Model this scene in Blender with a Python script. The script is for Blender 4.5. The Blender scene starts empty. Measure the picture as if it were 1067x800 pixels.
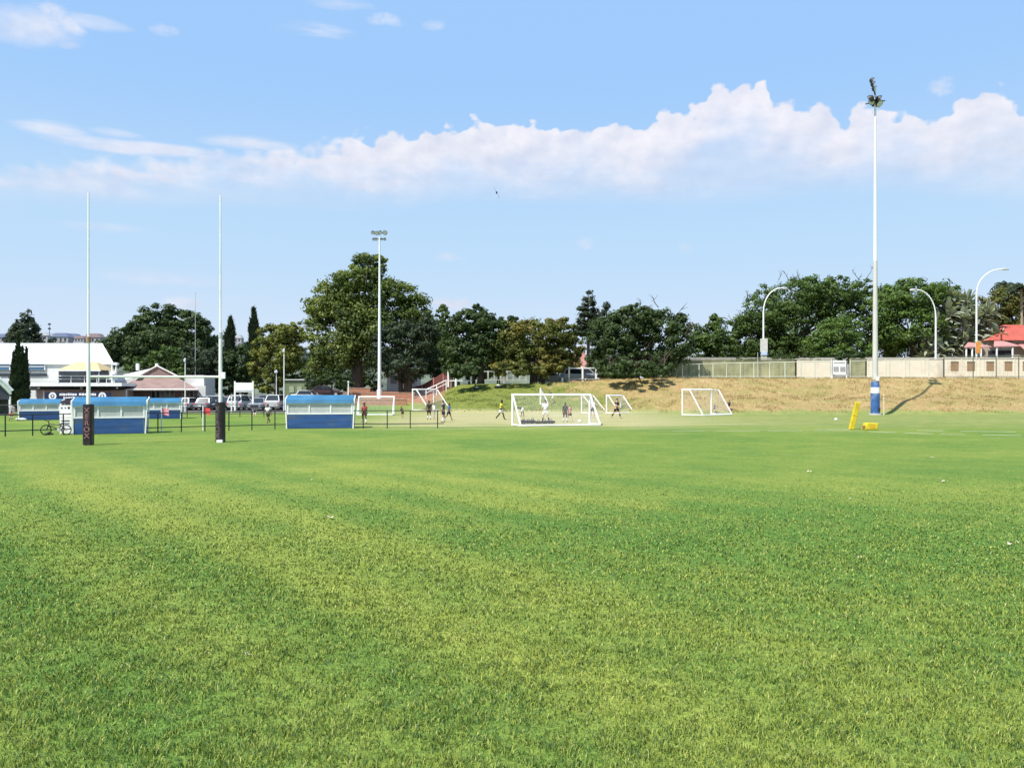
import bpy, bmesh, math, random
import numpy as np
from mathutils import Vector, Matrix
R = math.radians
scn = bpy.context.scene
COL = scn.collection

# ------------------------------------------------------------------ camera, sky, sun, exposure
EYE = 2.4            # camera height (m)
FOC, CX, HY = 800.0, 533.5, 407.0   # survey of the photograph: focal length in pixels, centre column, horizon row
cam = bpy.data.cameras.new('camera'); cam_o = bpy.data.objects.new('camera', cam); COL.objects.link(cam_o)
cam.sensor_width = 36; cam.lens = 36 * FOC / 1067; cam.shift_y = 7 / 1067
cam.clip_start = 0.1; cam.clip_end = 3000
cam_o.location = (0, 0, EYE); cam_o.rotation_euler = (R(90), 0, 0)
scn.camera = cam_o
SUNV = Vector((-0.402, -0.405, 0.845)).normalized()
sun = bpy.data.lights.new('sun', 'SUN'); sun.energy = 4.6; sun.angle = R(0.5); sun.color = (1.0, 0.95, 0.86)
sun_o = bpy.data.objects.new('sun', sun); COL.objects.link(sun_o)
sun_o.rotation_euler = SUNV.to_track_quat('Z', 'Y').to_euler(); sun_o.location = (-40, -20, 80)
vs = scn.view_settings
vs.view_transform = 'Standard'; vs.look = 'None'; vs.gamma = 1; vs.exposure = 0.62; vs.use_curve_mapping = False
scn.render.engine = 'CYCLES'
scn.cycles.use_denoising = True
try: scn.cycles.denoiser = 'OPENIMAGEDENOISE'
except Exception: pass
scn.cycles.max_bounces = 6; scn.cycles.diffuse_bounces = 3; scn.cycles.glossy_bounces = 2
scn.cycles.transparent_max_bounces = 12; scn.cycles.transmission_bounces = 4
scn.cycles.sample_clamp_indirect = 5

def az(px): return math.atan2(px - CX, FOC)
def el(py, px=CX): return math.atan2(HY - py, math.hypot(FOC, px - CX))

class NT:
    """small helper to chain shader nodes"""
    def __init__(s, tree): s.t = tree; s.n = tree.nodes; s.l = tree.links
    def node(s, typ, **kw):
        n = s.n.new(typ)
        for k, v in kw.items(): setattr(n, k, v)
        return n
    def link(s, a, b): s.l.new(a, b)
    def put(s, sock, v):
        if isinstance(v, bpy.types.NodeSocket): s.link(v, sock)
        elif v is not None: sock.default_value = v
    def math(s, op, a, b=None, c=None, clamp=False):
        n = s.node('ShaderNodeMath', operation=op); n.use_clamp = clamp
        s.put(n.inputs[0], a); s.put(n.inputs[1], b); s.put(n.inputs[2], c)
        return n.outputs[0]
    def smooth(s, v, lo, hi, a=0.0, b=1.0):
        n = s.node('ShaderNodeMapRange', interpolation_type='SMOOTHSTEP')
        s.put(n.inputs['Value'], v); s.put(n.inputs['From Min'], lo); s.put(n.inputs['From Max'], hi)
        s.put(n.inputs['To Min'], a); s.put(n.inputs['To Max'], b)
        return n.outputs[0]
    def mix(s, f, a, b, mode='MIX'):
        n = s.node('ShaderNodeMix', data_type='RGBA', blend_type=mode)
        def c(v): return v if isinstance(v, bpy.types.NodeSocket) else (tuple(v) + (1,) if len(v) == 3 else v)
        s.put(n.inputs[0], f); s.put(n.inputs[6], c(a)); s.put(n.inputs[7], c(b))
        return n.outputs[2]
    def noise(s, vec, scale, detail=3, rough=0.55, dist=0.0):
        n = s.node('ShaderNodeTexNoise'); s.put(n.inputs['Vector'], vec)
        n.inputs['Scale'].default_value = scale; n.inputs['Detail'].default_value = detail
        n.inputs['Roughness'].default_value = rough; n.inputs['Distortion'].default_value = dist
        return n.outputs['Fac']
    def comb(s, x, y, z):
        n = s.node('ShaderNodeCombineXYZ'); s.put(n.inputs[0], x); s.put(n.inputs[1], y); s.put(n.inputs[2], z)
        return n.outputs[0]
    def curve(s, v, pts, x0, x1, y0, y1):
        n = s.node('ShaderNodeFloatCurve'); cv = n.mapping.curves[0]
        q = [((x - x0) / (x1 - x0), (y - y0) / (y1 - y0)) for x, y in pts]
        cv.points[0].location = q[0]; cv.points[1].location = q[-1]
        for p in q[1:-1]: cv.points.new(*p)
        for p in cv.points: p.handle_type = 'AUTO_CLAMPED'
        n.mapping.update()
        u = s.math('DIVIDE', s.math('SUBTRACT', v, x0), x1 - x0, clamp=True)
        s.put(n.inputs['Value'], u)
        return s.math('MULTIPLY_ADD', n.outputs[0], y1 - y0, y0)

world = bpy.data.worlds.new('World'); scn.world = world; world.use_nodes = True
def build_sky():
    w = NT(world.node_tree); w.n.clear()
    out = w.node('ShaderNodeOutputWorld'); bg = w.node('ShaderNodeBackground')
    sky = w.node('ShaderNodeTexSky', sky_type='NISHITA', sun_disc=False)
    sky.sun_elevation = math.asin(SUNV.z); sky.sun_rotation = math.atan2(SUNV.x, SUNV.y)
    sky.altitude = 1600; sky.air_density = 1.0; sky.dust_density = 1.2; sky.ozone_density = 1.5
    tc = w.node('ShaderNodeTexCoord'); sp = w.node('ShaderNodeSeparateXYZ'); w.link(tc.outputs['Generated'], sp.inputs[0])
    X, Y, Z = sp.outputs
    a = w.math('ARCTAN2', X, Y); e = w.math('ARCSINE', Z)
    V = w.comb(a, w.math('MULTIPLY', e, 1.35), 0.0)
    VS = w.comb(w.math('MULTIPLY', a, 1.0), w.math('MULTIPLY', e, 6.0), 3.1)
    big = w.noise(V, 9, 4, 0.55); fine = w.noise(V, 26, 5, 0.6); puff = w.noise(V, 42, 1.6, 0.5)
    streak = w.noise(VS, 6, 5, 0.6)
    def P(px, py): return (az(px), el(py, px))
    top = [P(-60, 172), P(0, 168), P(100, 163), P(180, 158), P(250, 152), P(300, 152), P(345, 146), P(400, 139), P(440, 140), P(470, 133),
           P(500, 127), P(520, 131), P(545, 126), P(570, 135), P(610, 133), P(650, 134), P(672, 128), P(690, 114), P(715, 113), P(735, 104), P(752, 84), P(770, 90), P(792, 83),
           P(803, 98), P(825, 114), P(846, 112), P(856, 103), P(872, 122), P(884, 128), P(893, 112), P(915, 108), P(930, 118), P(945, 113), P(965, 126),
           P(990, 122), P(998, 104), P(1015, 100), P(1033, 90), P(1050, 98), P(1067, 118), P(1120, 120)]
    bot = [P(-60, 214), P(100, 212), P(250, 212), P(400, 213), P(500, 211), P(600, 214), P(700, 212), P(780, 208), P(880, 204), P(980, 206), P(1067, 210), P(1120, 210)]
    tp = w.curve(a, top, az(-80), az(1150), 0.15, 0.42)
    bt = w.curve(a, bot, az(-80), az(1150), 0.15, 0.42)
    # crisp billowing tops on the right, thin and soft on the left
    crisp = w.smooth(a, az(180), az(460))
    nz = w.math('ADD', w.math('MULTIPLY', w.math('SUBTRACT', puff, 0.5), 0.050), w.math('MULTIPLY', w.math('SUBTRACT', fine, 0.5), 0.016))
    dtop = w.math('ADD', w.math('SUBTRACT', tp, e), nz)
    soft = w.math('MULTIPLY_ADD', crisp, -0.022, 0.028)
    m_top = w.smooth(w.math('DIVIDE', dtop, soft), -0.1, 1.0)
    dbot = w.math('ADD', w.math('SUBTRACT', e, bt), w.math('MULTIPLY', w.math('SUBTRACT', streak, 0.5), 0.035))
    m_bot = w.smooth(dbot, -0.012, 0.030)
    body = w.math('MULTIPLY', m_top, m_bot)
    # thinner places low in the band
    rel = w.math('DIVIDE', w.math('SUBTRACT', e, bt), w.math('SUBTRACT', tp, bt), clamp=True)
    thin = w.smooth(w.math('ADD', w.math('ADD', rel, w.math('MULTIPLY', w.math('SUBTRACT', big, 0.5), 1.6)), w.math('MULTIPLY', w.math('SUBTRACT', streak, 0.5), 0.9)), 0.08, 0.85, 0.42, 0.95)
    leftthin = w.math('MULTIPLY', w.smooth(a, az(-40), az(330), 0.95, 1.0), w.math('MULTIPLY_ADD', w.smooth(streak, 0.35, 0.62), w.smooth(a, az(160), az(460), 0.32, 0.0), w.smooth(a, az(160), az(460), 0.68, 1.0)))
    dens = w.math('MULTIPLY', w.math('MULTIPLY', body, thin), leftthin)
    def blob(px, py, rx, ry, amt, n, k=0.9, hard=0.35):
        da = w.math('DIVIDE', w.math('SUBTRACT', a, az(px)), rx / FOC); de = w.math('DIVIDE', w.math('SUBTRACT', e, el(py, px)), ry / FOC)
        r2 = w.math('ADD', w.math('MULTIPLY', da, da), w.math('MULTIPLY', de, de))
        v = w.math('ADD', w.math('SUBTRACT', 0.75, r2), w.math('MULTIPLY', w.math('SUBTRACT', n, 0.5), 4.6 * k))
        return w.math('MULTIPLY', w.smooth(v, -0.2, hard + 0.9), amt)
    extra = [blob(14, 24, 58, 20, .95, big, .7), blob(52, 18, 30, 15, .7, fine), blob(95, 24, 34, 7, .45, streak), blob(170, 32, 18, 6, .4, fine), blob(70, 47, 11, 5, .35, fine),
             blob(52, 134, 36, 8, .75, streak, .6), blob(120, 139, 26, 5, .5, streak, .6), blob(160, 156, 100, 7, .75, streak, .8), blob(262, 149, 55, 9, .75, streak, .7),
             blob(320, 31, 50, 8, .5, streak, 1.0), blob(405, 22, 22, 7, .5, fine), blob(450, 26, 14, 6, .4, fine), blob(350, 4, 40, 6, .4, streak),
             blob(110, 238, 45, 7, .35, streak, .6), blob(470, 268, 22, 6, .4, fine), blob(610, 253, 12, 7, .45, fine), blob(716, 259, 10, 6, .35, fine), blob(982, 90, 14, 9, .7, fine),
             blob(560, 205, 90, 7, .4, streak), blob(470, 318, 26, 11, .95, puff, .5), blob(190, 316, 22, 8, .7, fine, .5), blob(160, 290, 70, 9, .3, streak)]
    for b in extra: dens = w.math('MAXIMUM', dens, b)
    # relief of the cloud tops: sunlit towards the upper left
    V2 = w.comb(w.math('ADD', a, -0.010), w.math('MULTIPLY', w.math('ADD', e, 0.011), 1.35), 0.0)
    relief = w.math('SUBTRACT', w.noise(V, 30, 4, 0.55), w.noise(V2, 30, 4, 0.55))
    rel2 = w.math('SUBTRACT', w.noise(V, 11, 3, 0.5), w.noise(w.comb(w.math('ADD', a, -0.026), w.math('MULTIPLY', w.math('ADD', e, 0.028), 1.35), 0.0), 11, 3, 0.5))
    lum = w.math('ADD', w.math('ADD', w.math('MULTIPLY_ADD', relief, 0.95, 0.46), w.math('MULTIPLY', rel2, 0.9)), w.math('MULTIPLY', rel, 0.26), clamp=True)
    cloud = w.mix(lum, (0.40, 0.435, 0.545), (0.62, 0.612, 0.650))
    # the clear sky: Nishita, washed by the thin high haze of that day
    clear = w.mix(1.0, sky.outputs[0], (SKY_K * 1.0, SKY_K * 1.0, SKY_K * 1.0), 'MULTIPLY')
    hz = w.smooth(e, 0.0, 0.50)
    wash = w.mix(w.smooth(e, 0.0, 0.20), (0.46, 0.52, 0.61), (0.340, 0.482, 0.635)); wash = w.mix(w.smooth(e, 0.17, 0.40), wash, (0.238, 0.402, 0.650))
    clear = w.mix(0.95, clear, wash)
    col = w.mix(dens, clear, cloud)
    w.link(col, bg.inputs['Color']); bg.inputs['Strength'].default_value = 1.0
    w.link(bg.outputs[0], out.inputs[0])
SKY_K = 0.10
build_sky()

# ------------------------------------------------------------------ placing helpers
def gd(py): return EYE * FOC / (py - HY)                 # distance of a flat-ground point
def wx(px, d): return (px - CX) * d / FOC
def wz(py, d): return EYE + (HY - py) * d / FOC
def sstep(a, b, x):
    t = np.clip((np.asarray(x, float) - a) / (b - a), 0, 1); return t * t * (3 - 2 * t)
def ground_z(X, Y):
    """lie of the land: flat pitches, a bank rising to a plateau on the right, the ground falling back to the car park on the left"""
    X = np.asarray(X, float); Y = np.asarray(Y, float)
    foot = 82.0 + 3.0 * sstep(-2, -14, X) - 3.2 * sstep(8, 24, X) + 0.5 * np.sin(X * 0.23)
    slope = np.clip((Y - foot) / (10.5 + 3.0 * sstep(8, 24, X) + 5.0 * sstep(6, -10, X)), 0, 1); bench = np.interp(slope, [0, .10, .32, .50, .60, .93, 1], [0, .09, .36, .41, .49, .97, 1]); kb = 0.35 + 0.6 * sstep(14, 30, X); slope = bench * kb + slope * (1 - kb)
    top = 3.25 + 0.65 * sstep(2, 16, X)
    east = top * slope
    west = 2.0 * sstep(88, 112, Y) * sstep(-31, -24, X) + 0.4 * sstep(70, 120, Y)
    k = sstep(-12.5, -6.0, X)
    bump = 0.10 * np.sin(X * 0.7 + 1.3 * np.sin(Y * 0.35)) * np.sin(Y * 0.9 + X * 0.2) * slope * (1 - slope) * 4
    return west * (1 - k) + (east + bump) * k
def gz(x, y): return float(ground_z(x, y))

# ------------------------------------------------------------------ mesh builder
class M:
    def __init__(s): s.v = []; s.f = []; s.m = []; s.cur = 0
    def add(s, vs_, fs):
        o = len(s.v); s.v += [tuple(v) for v in vs_]
        for f in fs: s.f.append([i + o for i in f]); s.m.append(s.cur)
        return s
    def box(s, c, size, rot=None):
        x, y, z = [k / 2 for k in size]
        vs_ = [Vector((a, b, d)) for a in (-x, x) for b in (-y, y) for d in (-z, z)]
        if rot is not None: vs_ = [rot @ v for v in vs_]
        vs_ = [v + Vector(c) for v in vs_]
        return s.add(vs_, [(0, 1, 3, 2), (4, 6, 7, 5), (0, 4, 5, 1), (2, 3, 7, 6), (0, 2, 6, 4), (1, 5, 7, 3)])
    def bar(s, a, b, w, h=None):
        """square bar from a to b"""
        return s.tube([a, b], [w / 1.414] * 2, 4, twist=math.pi / 4)
    def tube(s, pts, rad, n=8, caps=True, twist=0.0):
        pts = [Vector(p) for p in pts]
        if not hasattr(rad, '__len__'): rad = [rad] * len(pts)
        o = len(s.v); t0 = (pts[1] - pts[0]).normalized()
        up = Vector((0, 0, 1)) if abs(t0.z) < 0.9 else Vector((0, 1, 0))
        for i, p in enumerate(pts):
            t = (pts[min(i + 1, len(pts) - 1)] - pts[max(i - 1, 0)]).normalized()
            a = t.cross(up)
            if a.length < 1e-5: a = t.cross(Vector((1, 0, 0)))
            a.normalize(); b = t.cross(a)
            for k in range(n):
                q = 2 * math.pi * k / n + twist
                s.v.append(tuple(p + (a * math.cos(q) + b * math.sin(q)) * rad[i]))
        for i in range(len(pts) - 1):
            for k in range(n):
                s.f.append([o + i * n + k, o + i * n + (k + 1) % n, o + (i + 1) * n + (k + 1) % n, o + (i + 1) * n + k]); s.m.append(s.cur)
        if caps:
            s.f.append([o + k for k in range(n)][::-1]); s.m.append(s.cur)
            s.f.append([o + (len(pts) - 1) * n + k for k in range(n)]); s.m.append(s.cur)
        return s
    def prism(s, poly, a, b, ax='y'):
        """polygon in a plane, extruded from a to b along an axis"""
        def at(p, t): return {'y': (p[0], t, p[1]), 'x': (t, p[0], p[1]), 'z': (p[0], p[1], t)}[ax]
        n = len(poly); vs_ = [at(p, a) for p in poly] + [at(p, b) for p in poly]
        return s.add(vs_, [list(range(n))[::-1], list(range(n, 2 * n))] + [(i, (i + 1) % n, n + (i + 1) % n, n + i) for i in range(n)])
    def ball(s, c, r, nu=10, nv=7, rot=None):
        if not hasattr(r, '__len__'): r = (r, r, r)
        vs_ = []
        for j in range(nv + 1):
            t = math.pi * j / nv
            for i in range(nu):
                p = 2 * math.pi * i / nu
                q = Vector((r[0] * math.sin(t) * math.cos(p), r[1] * math.sin(t) * math.sin(p), r[2] * math.cos(t)))
                if rot is not None: q = rot @ q
                vs_.append(q + Vector(c))
        return s.add(vs_, [(j * nu + i, (j + 1) * nu + i, (j + 1) * nu + (i + 1) % nu, j * nu + (i + 1) % nu) for j in range(nv) for i in range(nu)])
    def build(s, name, mat, parent=None, smooth=False, bevel=0):
        me = bpy.data.meshes.new(name); me.from_pydata(s.v, [], s.f)
        mats = mat if isinstance(mat, (list, tuple)) else [mat]
        for m in mats: me.materials.append(m)
        me.polygons.foreach_set('material_index', s.m)
        if smooth: me.polygons.foreach_set('use_smooth', [True] * len(me.polygons))
        me.update()
        bm = bmesh.new(); bm.from_mesh(me); bmesh.ops.recalc_face_normals(bm, faces=bm.faces); bm.to_mesh(me); bm.free()
        o = bpy.data.objects.new(name, me); COL.objects.link(o)
        if smooth: me.set_sharp_from_angle(angle=R(48))
        if parent is not None: o.parent = parent
        if bevel:
            b = o.modifiers.new('edge', 'BEVEL'); b.width = bevel; b.segments = 2; b.limit_method = 'ANGLE'
        return o

def thing(name, label, cat, loc=(0, 0, 0), rz=0.0, group=None):
    o = bpy.data.objects.new(name, None); COL.objects.link(o); o.empty_display_size = 0.2
    o.location = loc; o.rotation_euler = (0, 0, rz)
    o['label'] = label; o['category'] = cat
    if group: o['group'] = group
    return o
def tag(o, label=None, cat=None, group=None, kind=None):
    for k, v in (('label', label), ('category', cat), ('group', group), ('kind', kind)):
        if v: o[k] = v
    return o
def copy_tree(o, parent=None):
    c = o.copy(); COL.objects.link(c)
    if parent is not None: c.parent = parent
    for ch in list(o.children): copy_tree(ch, c)
    return c
def np_mesh(name, V, F, mat, parent=None, tint=None, smooth=False):
    """big mesh from numpy arrays; F is n x k"""
    me = bpy.data.meshes.new(name); n, k = F.shape
    me.vertices.add(len(V)); me.vertices.foreach_set('co', V.astype(np.float32).ravel())
    me.loops.add(n * k); me.loops.foreach_set('vertex_index', F.astype(np.int32).ravel())
    me.polygons.add(n); me.polygons.foreach_set('loop_start', (np.arange(n) * k).astype(np.int32))
    if smooth: me.polygons.foreach_set('use_smooth', np.ones(n, bool))
    if tint is not None:
        at = me.attributes.new('tint', 'FLOAT', 'POINT'); at.data.foreach_set('value', tint.astype(np.float32))
    me.materials.append(mat); me.update(calc_edges=True); me.validate()
    o = bpy.data.objects.new(name, me); COL.objects.link(o)
    if parent is not None: o.parent = parent
    return o

# ------------------------------------------------------------------ materials
def mat(name, color, rough=0.6, var=0.12, scale=3.0, metal=0.0, bump=0.0, stretch=(1, 1, 1), dirt=None, dirt_amt=0.5, spec=0.4):
    m = bpy.data.materials.new(name); m.use_nodes = True
    t = NT(m.node_tree); b = t.n['Principled BSDF']
    tc = t.node('ShaderNodeTexCoord'); mp = t.node('ShaderNodeMapping'); mp.inputs['Scale'].default_value = stretch
    t.link(tc.outputs['Object'], mp.inputs[0]); v = mp.outputs[0]
    n = t.noise(v, scale, 5, 0.6)
    c0 = tuple(max(0, k * (1 - var)) for k in color); c1 = tuple(min(1, k * (1 + var)) for k in color)
    col = t.mix(t.smooth(n, 0.3, 0.7), c0, c1)
    if dirt:
        d = t.smooth(t.noise(v, scale * 0.6, 6, 0.65, 0.4), 0.48, 0.72)
        col = t.mix(t.math('MULTIPLY', d, dirt_amt), col, dirt)
    t.link(col, b.inputs['Base Color'])
    b.inputs['Roughness'].default_value = rough; b.inputs['Metallic'].default_value = metal
    b.inputs['Specular IOR Level'].default_value = spec
    if bump:
        bp = t.node('ShaderNodeBump'); bp.inputs['Strength'].default_value = bump; bp.inputs['Distance'].default_value = 0.02
        t.link(t.noise(v, scale * 6, 4, 0.6), bp.inputs['Height']); t.link(bp.outputs[0], b.inputs['Normal'])
    return m
def leaf_mat(name, dark, light, warm=None, warm_amt=0.0):
    m = bpy.data.materials.new(name); m.use_nodes = True
    t = NT(m.node_tree); t.n.clear(); out = t.node('ShaderNodeOutputMaterial')
    geo = t.node('ShaderNodeNewGeometry'); at = t.node('ShaderNodeAttribute', attribute_name='tint')
    tc = t.node('ShaderNodeTexCoord')
    f = t.math('ADD', t.math('MULTIPLY', at.outputs['Fac'], 0.75), t.math('MULTIPLY', geo.outputs['Random Per Island'], 0.35), clamp=True)
    col = t.mix(f, dark, light)
    if warm:
        wv = t.smooth(t.noise(tc.outputs['Object'], 0.28, 3, 0.6), 0.46, 0.66)
        col = t.mix(t.math('MULTIPLY', wv, warm_amt), col, warm)
    d = t.node('ShaderNodeBsdfDiffuse'); t.link(col, d.inputs[0])
    tr = t.node('ShaderNodeBsdfTranslucent'); t.link(t.mix(1.0, col, (0.9, 1.0, 0.45), 'MULTIPLY'), tr.inputs[0])
    g = t.node('ShaderNodeBsdfGlossy'); g.inputs['Roughness'].default_value = 0.5; g.inputs[0].default_value = (0.9, 0.95, 0.9, 1)
    m1 = t.node('ShaderNodeMixShader'); m1.inputs[0].default_value = 0.30; t.link(d.outputs[0], m1.inputs[1]); t.link(tr.outputs[0], m1.inputs[2])
    m2 = t.node('ShaderNodeMixShader'); m2.inputs[0].default_value = 0.014; t.link(m1.outputs[0], m2.inputs[1]); t.link(g.outputs[0], m2.inputs[2])
    t.link(m2.outputs[0], out.inputs[0])
    return m
def turf_colour(t, pos):
    """colour of the pitch: clumps, worn patches and mowing bands, shared by the soil sheet and the blades"""
    sp = t.node('ShaderNodeSeparateXYZ'); t.link(pos, sp.inputs[0]); X, Y, Z = sp.outputs
    flat = t.comb(X, Y, 0.0)
    big = t.noise(flat, 0.16, 4, 0.6, 0.5); mid = t.noise(flat, 0.9, 4, 0.6); small = t.noise(flat, 5.0, 4, 0.65)
    # mowing bands running away to the left
    u = t.math('ADD', t.math('MULTIPLY', X, 0.75), t.math('MULTIPLY', Y, 0.66))
    u = t.math('ADD', u, t.math('MULTIPLY', t.math('SUBTRACT', big, 0.5), 1.6))
    band = t.math('ADD', t.math('MULTIPLY_ADD', t.math('SINE', t.math('MULTIPLY_ADD', u, 0.95, 2.83)), 0.62, 0.5), t.math('MULTIPLY', t.math('SINE', t.math('MULTIPLY', u, 3.1)), t.smooth(Y, 34.0, 18.0, 0.0, 0.75)))
    f = t.math('ADD', t.math('MULTIPLY', big, 0.8), t.math('MULTIPLY', mid, 0.45))
    f = t.math('ADD', f, t.math('MULTIPLY', band, t.math('MULTIPLY', t.smooth(X, 7.0, -2.0, 0.25, 1.0), t.smooth(Y, 40.0, 16.0, 0.04, 0.165)))); f = t.math('ADD', f, t.math('MULTIPLY', small, 0.45))
    lx = t.math('DIVIDE', t.math('SUBTRACT', X, 6.0), 8.0); ly = t.math('DIVIDE', t.math('SUBTRACT', Y, 13.2), 3.2)
    lush = t.math('ADD', t.math('MULTIPLY', lx, lx), t.math('MULTIPLY', ly, ly))                 # the well watered patch right of centre
    f = t.math('SUBTRACT', f, t.math('MULTIPLY', t.smooth(t.math('ADD', lush, t.math('MULTIPLY', t.math('SUBTRACT', mid, 0.5), 1.6)), 1.4, 0.1), 0.20))
    f = t.smooth(f, 0.52, 1.30)
    col = t.mix(f, TURF_D, TURF_L)
    dry = t.smooth(t.math('ADD', t.math('MULTIPLY', mid, 0.6), t.math('ADD', t.math('MULTIPLY', small, 0.45), t.math('MULTIPLY', big, 0.35))), 0.78, 0.98)
    col = t.mix(t.math('MULTIPLY', dry, 0.45), col, (0.33, 0.30, 0.10))
    g1 = t.noise(flat, 19.0, 4, 0.75); g2_ = t.noise(flat, 7.0, 3, 0.7)                       # the grain of tufts and thatch
    gr = t.math('ADD', t.math('MULTIPLY', t.math('SUBTRACT', g1, 0.5), 1.9), t.math('MULTIPLY_ADD', t.math('SUBTRACT', g2_, 0.5), 0.9, 1.0))
    gr = t.math('MAXIMUM', gr, 0.45)
    col = t.mix(1.0, col, t.comb(gr, gr, gr), 'MULTIPLY')
    return col, X, Y, Z, flat, big, mid, small
TURF_D = (0.092, 0.180, 0.034); TURF_L = (0.232, 0.275, 0.054)
def ground_material():
    m = bpy.data.materials.new('turf and dry bank'); m.use_nodes = True
    t = NT(m.node_tree); b = t.n['Principled BSDF']; geo = t.node('ShaderNodeNewGeometry')
    col, X, Y, Z, flat, big, mid, small = turf_colour(t, geo.outputs['Position'])
    sx = t.comb(t.math('MULTIPLY', X, 0.16), Y, 0.0)                       # stretched along the touchline
    wear = t.noise(sx, 0.6, 5, 0.6)
    # pale worn strip between the two pitches, wider round the practice goals
    edge = t.math('ADD', Y, t.math('MULTIPLY', t.math('SUBTRACT', wear, 0.5), 34.0))
    edge = t.math('ADD', edge, t.smooth(X, -14.0, 12.0, 0.0, 2.0))
    strip = t.math('MULTIPLY', t.smooth(edge, 46.0, 60.0), t.smooth(edge, 108.0, 82.0))
    strip = t.math('MULTIPLY', strip, t.smooth(X, -16.0, -6.0, 0.0, 1.0))
    sandy = t.mix(t.smooth(small, 0.3, 0.7), (0.36, 0.31, 0.15), (0.47, 0.42, 0.24))
    greenish = t.mix(t.smooth(mid, 0.35, 0.6), (0.15, 0.20, 0.05), (0.28, 0.27, 0.10))
    col = t.mix(t.math('MULTIPLY', strip, t.math('MULTIPLY', t.smooth(X, 6.0, 22.0, 0.85, 0.55), t.smooth(wear, 0.30, 0.52, 0.55, 1.0))), col, t.mix(t.smooth(X, 8.0, 26.0, 0.0, 0.8), sandy, greenish))
    # faint dry flecks lying along the field
    fl = t.math('MULTIPLY', t.smooth(t.noise(sx, 2.2, 4, 0.7), 0.62, 0.74), t.smooth(Y, 14.0, 26.0, 0.0, 0.75))
    col = t.mix(fl, col, (0.38, 0.34, 0.15))
    # the bank: green on the left, burnt ochre on the right
    bn = t.noise(geo.outputs['Position'], 0.5, 5, 0.65); bf = t.noise(geo.outputs['Position'], 2.6, 4, 0.7)
    bl = t.noise(t.comb(t.math('MULTIPLY', X, 0.5), Y, t.math('MULTIPLY', Z, 2.0)), 0.32, 5, 0.7)
    ochre = t.mix(t.smooth(bf, 0.3, 0.7), (0.25, 0.180, 0.072), (0.40, 0.305, 0.140)); ochre = t.mix(t.smooth(bl, 0.46, 0.66, 0.0, 0.85), ochre, (0.25, 0.22, 0.08)); ochre = t.mix(t.smooth(bl, 0.42, 0.28, 0.0, 0.7), ochre, (0.43, 0.33, 0.17))
    bgreen = t.mix(t.smooth(bf, 0.3, 0.7), (0.115, 0.150, 0.030), (0.20, 0.22, 0.055))
    k = t.math('ADD', t.math('ADD', t.math('MULTIPLY', X, 0.045), t.math('MULTIPLY', bn, 1.3)), t.math('MULTIPLY', Z, 0.11))
    k = t.math('ADD', k, t.smooth(X, 17.0, 22.0, 0.0, 0.25))
    bank = t.mix(t.smooth(k, 1.02, 1.52), bgreen, ochre)
    redd = t.math('MULTIPLY', t.smooth(bn, 0.5, 0.66), t.smooth(X, 12.0, 20.0, 0.0, 0.55))
    bank = t.mix(redd, bank, (0.36, 0.22, 0.12))
    onb = t.math('MULTIPLY', t.smooth(t.math('ADD', Z, t.math('MULTIPLY', t.math('SUBTRACT', bn, 0.5), 0.5)), 0.10, 0.55), t.smooth(X, -13.0, -9.0))
    col = t.mix(onb, col, bank)
    # bare red soil and paving on the rising ground to the left of the bank
    soil = t.mix(t.smooth(bf, 0.35, 0.65), (0.22, 0.085, 0.045), (0.40, 0.22, 0.13))
    ons = t.math('MULTIPLY', t.smooth(Z, 0.6, 1.1), t.math('MULTIPLY', t.smooth(X, -7.5, -10.0), t.smooth(X, -31.0, -25.0)))
    col = t.mix(ons, col, soil)
    # tar of the car park
    tar = t.mix(small, (0.10, 0.095, 0.09), (0.17, 0.16, 0.15))
    onp = t.math('MULTIPLY', t.smooth(Y, 80.0, 84.0), t.smooth(X, -20.0, -24.0))
    col = t.mix(onp, col, tar)
    t.link(col, b.inputs['Base Color']); b.inputs['Roughness'].default_value = 0.9; b.inputs['Specular IOR Level'].default_value = 0.1
    bp = t.node('ShaderNodeBump'); bp.inputs['Strength'].default_value = 0.9; bp.inputs['Distance'].default_value = 0.06
    hh = t.math('ADD', t.noise(flat, 14.0, 4, 0.7), t.math('MULTIPLY', bf, 2.0))
    t.link(hh, bp.inputs['Height']); t.link(bp.outputs[0], b.inputs['Normal'])
    return m
def blade_material():
    m = bpy.data.materials.new('grass blades'); m.use_nodes = True
    t = NT(m.node_tree); t.n.clear(); out = t.node('ShaderNodeOutputMaterial'); geo = t.node('ShaderNodeNewGeometry')
    col = turf_colour(t, geo.outputs['Position'])[0]
    at = t.node('ShaderNodeAttribute', attribute_name='tint')
    rnd = at.outputs['Fac']
    col = t.mix(t.smooth(rnd, 0.30, 0.24, 0.0, 0.72), col, (0.040, 0.105, 0.040))
    col = t.mix(t.smooth(rnd, 0.3, 0.95, 0.0, 0.85), col, (0.390, 0.445, 0.088))
    col = t.mix(t.smooth(rnd, 0.95, 0.97, 0.0, 0.7), col, (0.46, 0.42, 0.17))
    d = t.node('ShaderNodeBsdfDiffuse'); t.link(col, d.inputs[0])
    tr = t.node('ShaderNodeBsdfTranslucent'); t.link(col, tr.inputs[0])
    g = t.node('ShaderNodeBsdfGlossy'); g.inputs['Roughness'].default_value = 0.45; g.inputs[0].default_value = (1, 1, 1, 1)
    m1 = t.node('ShaderNodeMixShader'); m1.inputs[0].default_value = 0.24; t.link(d.outputs[0], m1.inputs[1]); t.link(tr.outputs[0], m1.inputs[2])
    m2 = t.node('ShaderNodeMixShader'); m2.inputs[0].default_value = 0.015; t.link(m1.outputs[0], m2.inputs[1]); t.link(g.outputs[0], m2.inputs[2])
    t.link(m2.outputs[0], out.inputs[0])
    return m
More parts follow.
